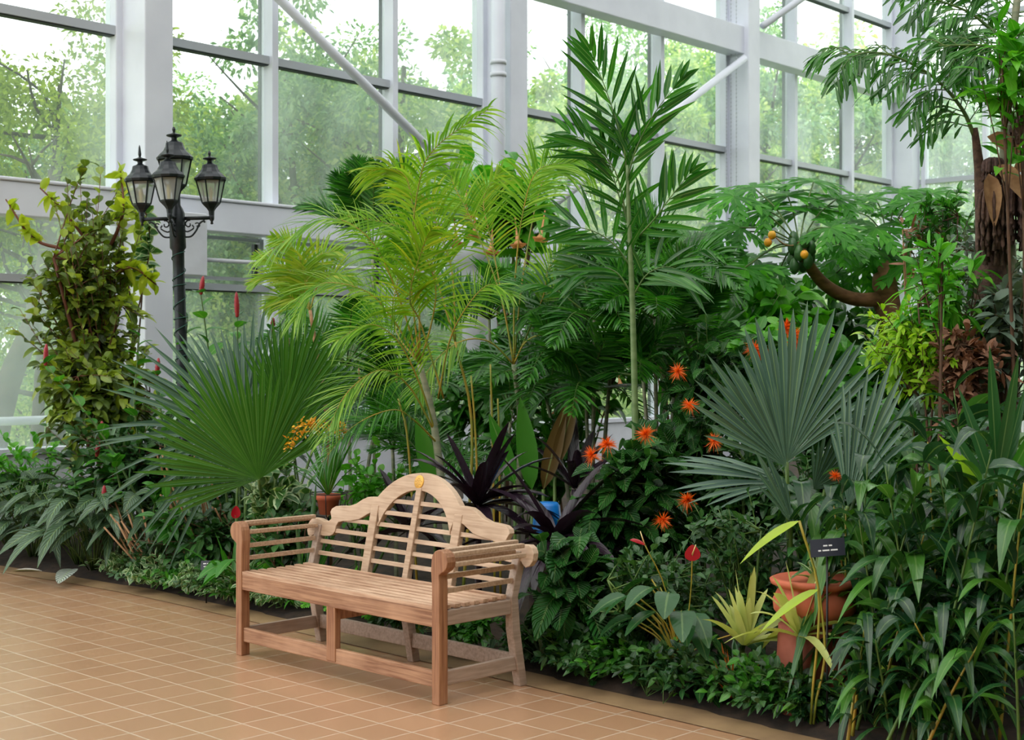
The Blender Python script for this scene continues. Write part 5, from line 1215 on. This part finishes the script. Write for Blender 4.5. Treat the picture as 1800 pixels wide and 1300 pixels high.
rosette('strap_leaf_plant', 'dark strap leaves around the orange bromeliad', 'plant', 1300, gd(1300, .45), 16, .32, .06, M['ginger'], 1303, (15, 70), .55)
rosette('strap_leaf_plant', 'narrow-leaved tuft right beside the bench foot', 'plant', 955, gd(955, .16), 22, .42, .018, M['grey_leaf'], 1304, (20, 80), .6)
rosette('strap_leaf_plant', 'wide strap leaf plant lying over the edge right of the bench', 'plant', 985, gd(985, .25), 7, .4, .045, M['ginger'], 1305, (5, 40), .3)
rosette('strap_leaf_plant', 'narrow grassy tuft in front of the quilted leaves', 'plant', 1010, gd(1010, .5), 22, .5, .02, M['small_d'], 1306, (25, 80), .6)
rosette('strap_leaf_plant', 'glossy broad-leaved plant low at the centre right edge', 'plant', 1180, gd(1180, .3), 13, .26, .075, M['ginger'], 1307, (15, 65), .5, prof=ovate)
rosette('strap_leaf_plant', 'glossy broad-leaved plant beside the dark plastic pot', 'plant', 1230, gd(1230, .2), 10, .26, .075, M['ginger'], 1308, (15, 65), .6, prof=ovate)
wh = [(930, 'at the right rear bench foot'), (1000, 'next after the bench foot'), (1050, 'under the grassy tuft'), (1100, 'below the quilted bush'), (1150, 'below the flamingo flowers'), (1205, 'by the dark plastic pot'), (1255, 'left of the orange bromeliad'), (1320, 'right of the orange bromeliad'), (1375, 'under the drooping bromeliad'), (1430, 'at the bottom edge below the pots'), (700, 'behind the spare bench leg'), (820, 'seen under the right half of the seat')]
for i, (px, t_) in enumerate(wh):
    Z = gd(px, .17); c = at(px, 0, Z)*A(1, 1, 0)+A(0, 0, .15)
    bush('ground_cover', 'small green ground cover %s' % t_, 'ground cover', px, Z, c, (.3, .24, .16), 46, 9, .06, .032, ovate, M[('small_d', 'ginger', 'small_d', 'broad')[i % 4]], M['stem_green'], 1400+i, .25, inner=.2, sr=.004, tw=.002, nseg=3, group='low plants along the path')

# ---------------- cane ginger thicket, lower right
R = np.random.default_rng(97)
def thicket(lb, px, Z, n, seed, hy, L=.42, W=.078, spread=.3, mt='ginger', lean=.14, nl=14):
    global R
    root, b = root_at('cane_ginger', px, Z, lb, 'ginger plant', 'cane ginger thicket')
    for i in range(n):
        R = np.random.default_rng(seed*50+i)
        bb = b+A(ru(-1, 1), ru(-1, 1), 0)*spread; h = hy*ru(.7, 1.08)
        tip = bb+A(ru(-lean, lean)*2, ru(-lean, lean)-.05, h)
        cane(root, [bb, (bb+tip)/2+A(0, 0, .02), tip], .008, nl, L, W, M[mt], M['stem_yel'] if i % 6 == 0 else M['stem_green'], seed*50+i, ru(.6, 1.15), .15, lance)
thicket('cane ginger with arching leaves in front of the large clay pot', 1500, 6.05, 3, 31, .95, spread=.1, nl=8)
thicket('cane ginger in the middle of the lower right thicket', 1580, 6.15, 11, 32, 1.1)
thicket('cane ginger at the lower right corner of the picture', 1720, 5.9, 12, 33, 1.12)
thicket('tall cane ginger rising at the right picture edge', 1770, 6.4, 9, 34, 1.3)
thicket('cane ginger behind, between the fan palm and the dry leaves', 1600, 7.1, 12, 35, 1.0, spread=.35)
thicket('shadowed cane ginger low behind the clay pots', 1500, 6.9, 9, 36, .9, spread=.3)
thicket('cane ginger in the second row above the corner thicket', 1690, 6.8, 12, 40, 1.18, spread=.35)
thicket('cane ginger far right, second row', 1800, 7.2, 9, 37, 1.2, spread=.3)
thicket('short cane ginger shoots at the bottom edge right of the pots', 1560, 5.75, 7, 38, .55, L=.3, W=.045, spread=.22)
thicket('short cane ginger shoots at the bottom right corner', 1690, 5.5, 8, 39, .6, L=.3, W=.05, spread=.22)
# bright new leaves over the pot
root, b = root_at('cane_ginger', 1400, 6.1, 'bright lime ginger shoot with two sharp leaves in front of the clay pot', 'ginger plant')
for i, (pts, D) in enumerate([([(1425, 1250), (1440, 1050), (1405, 915)], (-1, -.2, -.35)), ([(1430, 1250), (1450, 1150), (1440, 1035)], (-1, -.2, -.35)), ([(1480, 1260), (1500, 1210), (1495, 1200)], (1, -.3, .75))]):
    P = curve([at(x, y, 6.0) for x, y in pts], 10); P[0][2] = .05; m = MB(); m.tube(P, .006, 5, 1); m.blades(P[-1], D, UP+A(0, -.8, 0), .28, .04, lance, 8, .3, .12); m.build('shoot', [M['lime'], M['stem_yel']], root)

root, b = root_at('cane_ginger', 1750, 6.0, 'ginger with tall upright sword-like blades near the right edge', 'ginger plant')
R = np.random.default_rng(98)
c = at(1752, 860, 6.0); stalk(root, [b, (b+c)/2, c], .01, M['stem_yel'], 'cane')
for dx, dy, L_, mt in ((-.05, 0, .62, 'ginger'), (.12, -.1, .6, 'ginger'), (-.5, .1, .5, 'ginger'), (.45, -.1, .5, 'broad'), (-.75, -.2, .45, 'lime'), (-.25, .2, .55, 'ginger'), (.3, .2, .58, 'ginger'), (-1.2, -.1, .5, 'ginger')):
    m = MB(); m.blades(c+UP*ru(-.1, .05), (dx, dy, 1), (0.1, -1, .2), L_, .055, lance, 8, .08, .2); m.build('leaf', M[mt], root)
bush('leafy_shrub', 'dark leafy filler directly behind the lower blades of the big fan palm', 'shrub', 1320, 7.9, at(1325, 850, 7.9), (.42, .25, .4), 70, 10, .11, .055, ovate, M['small_d'], M['stem_green'], 1500, .35, inner=.15)
bush('leafy_shrub', 'broad-leaved green shrub behind the pale horizontal fan leaf', 'shrub', 1545, 8.4, at(1545, 800, 8.4), (.5, .3, .45), 60, 10, .15, .08, ovate, M['broad'], M['stem_green'], 1501, .35, inner=.15)
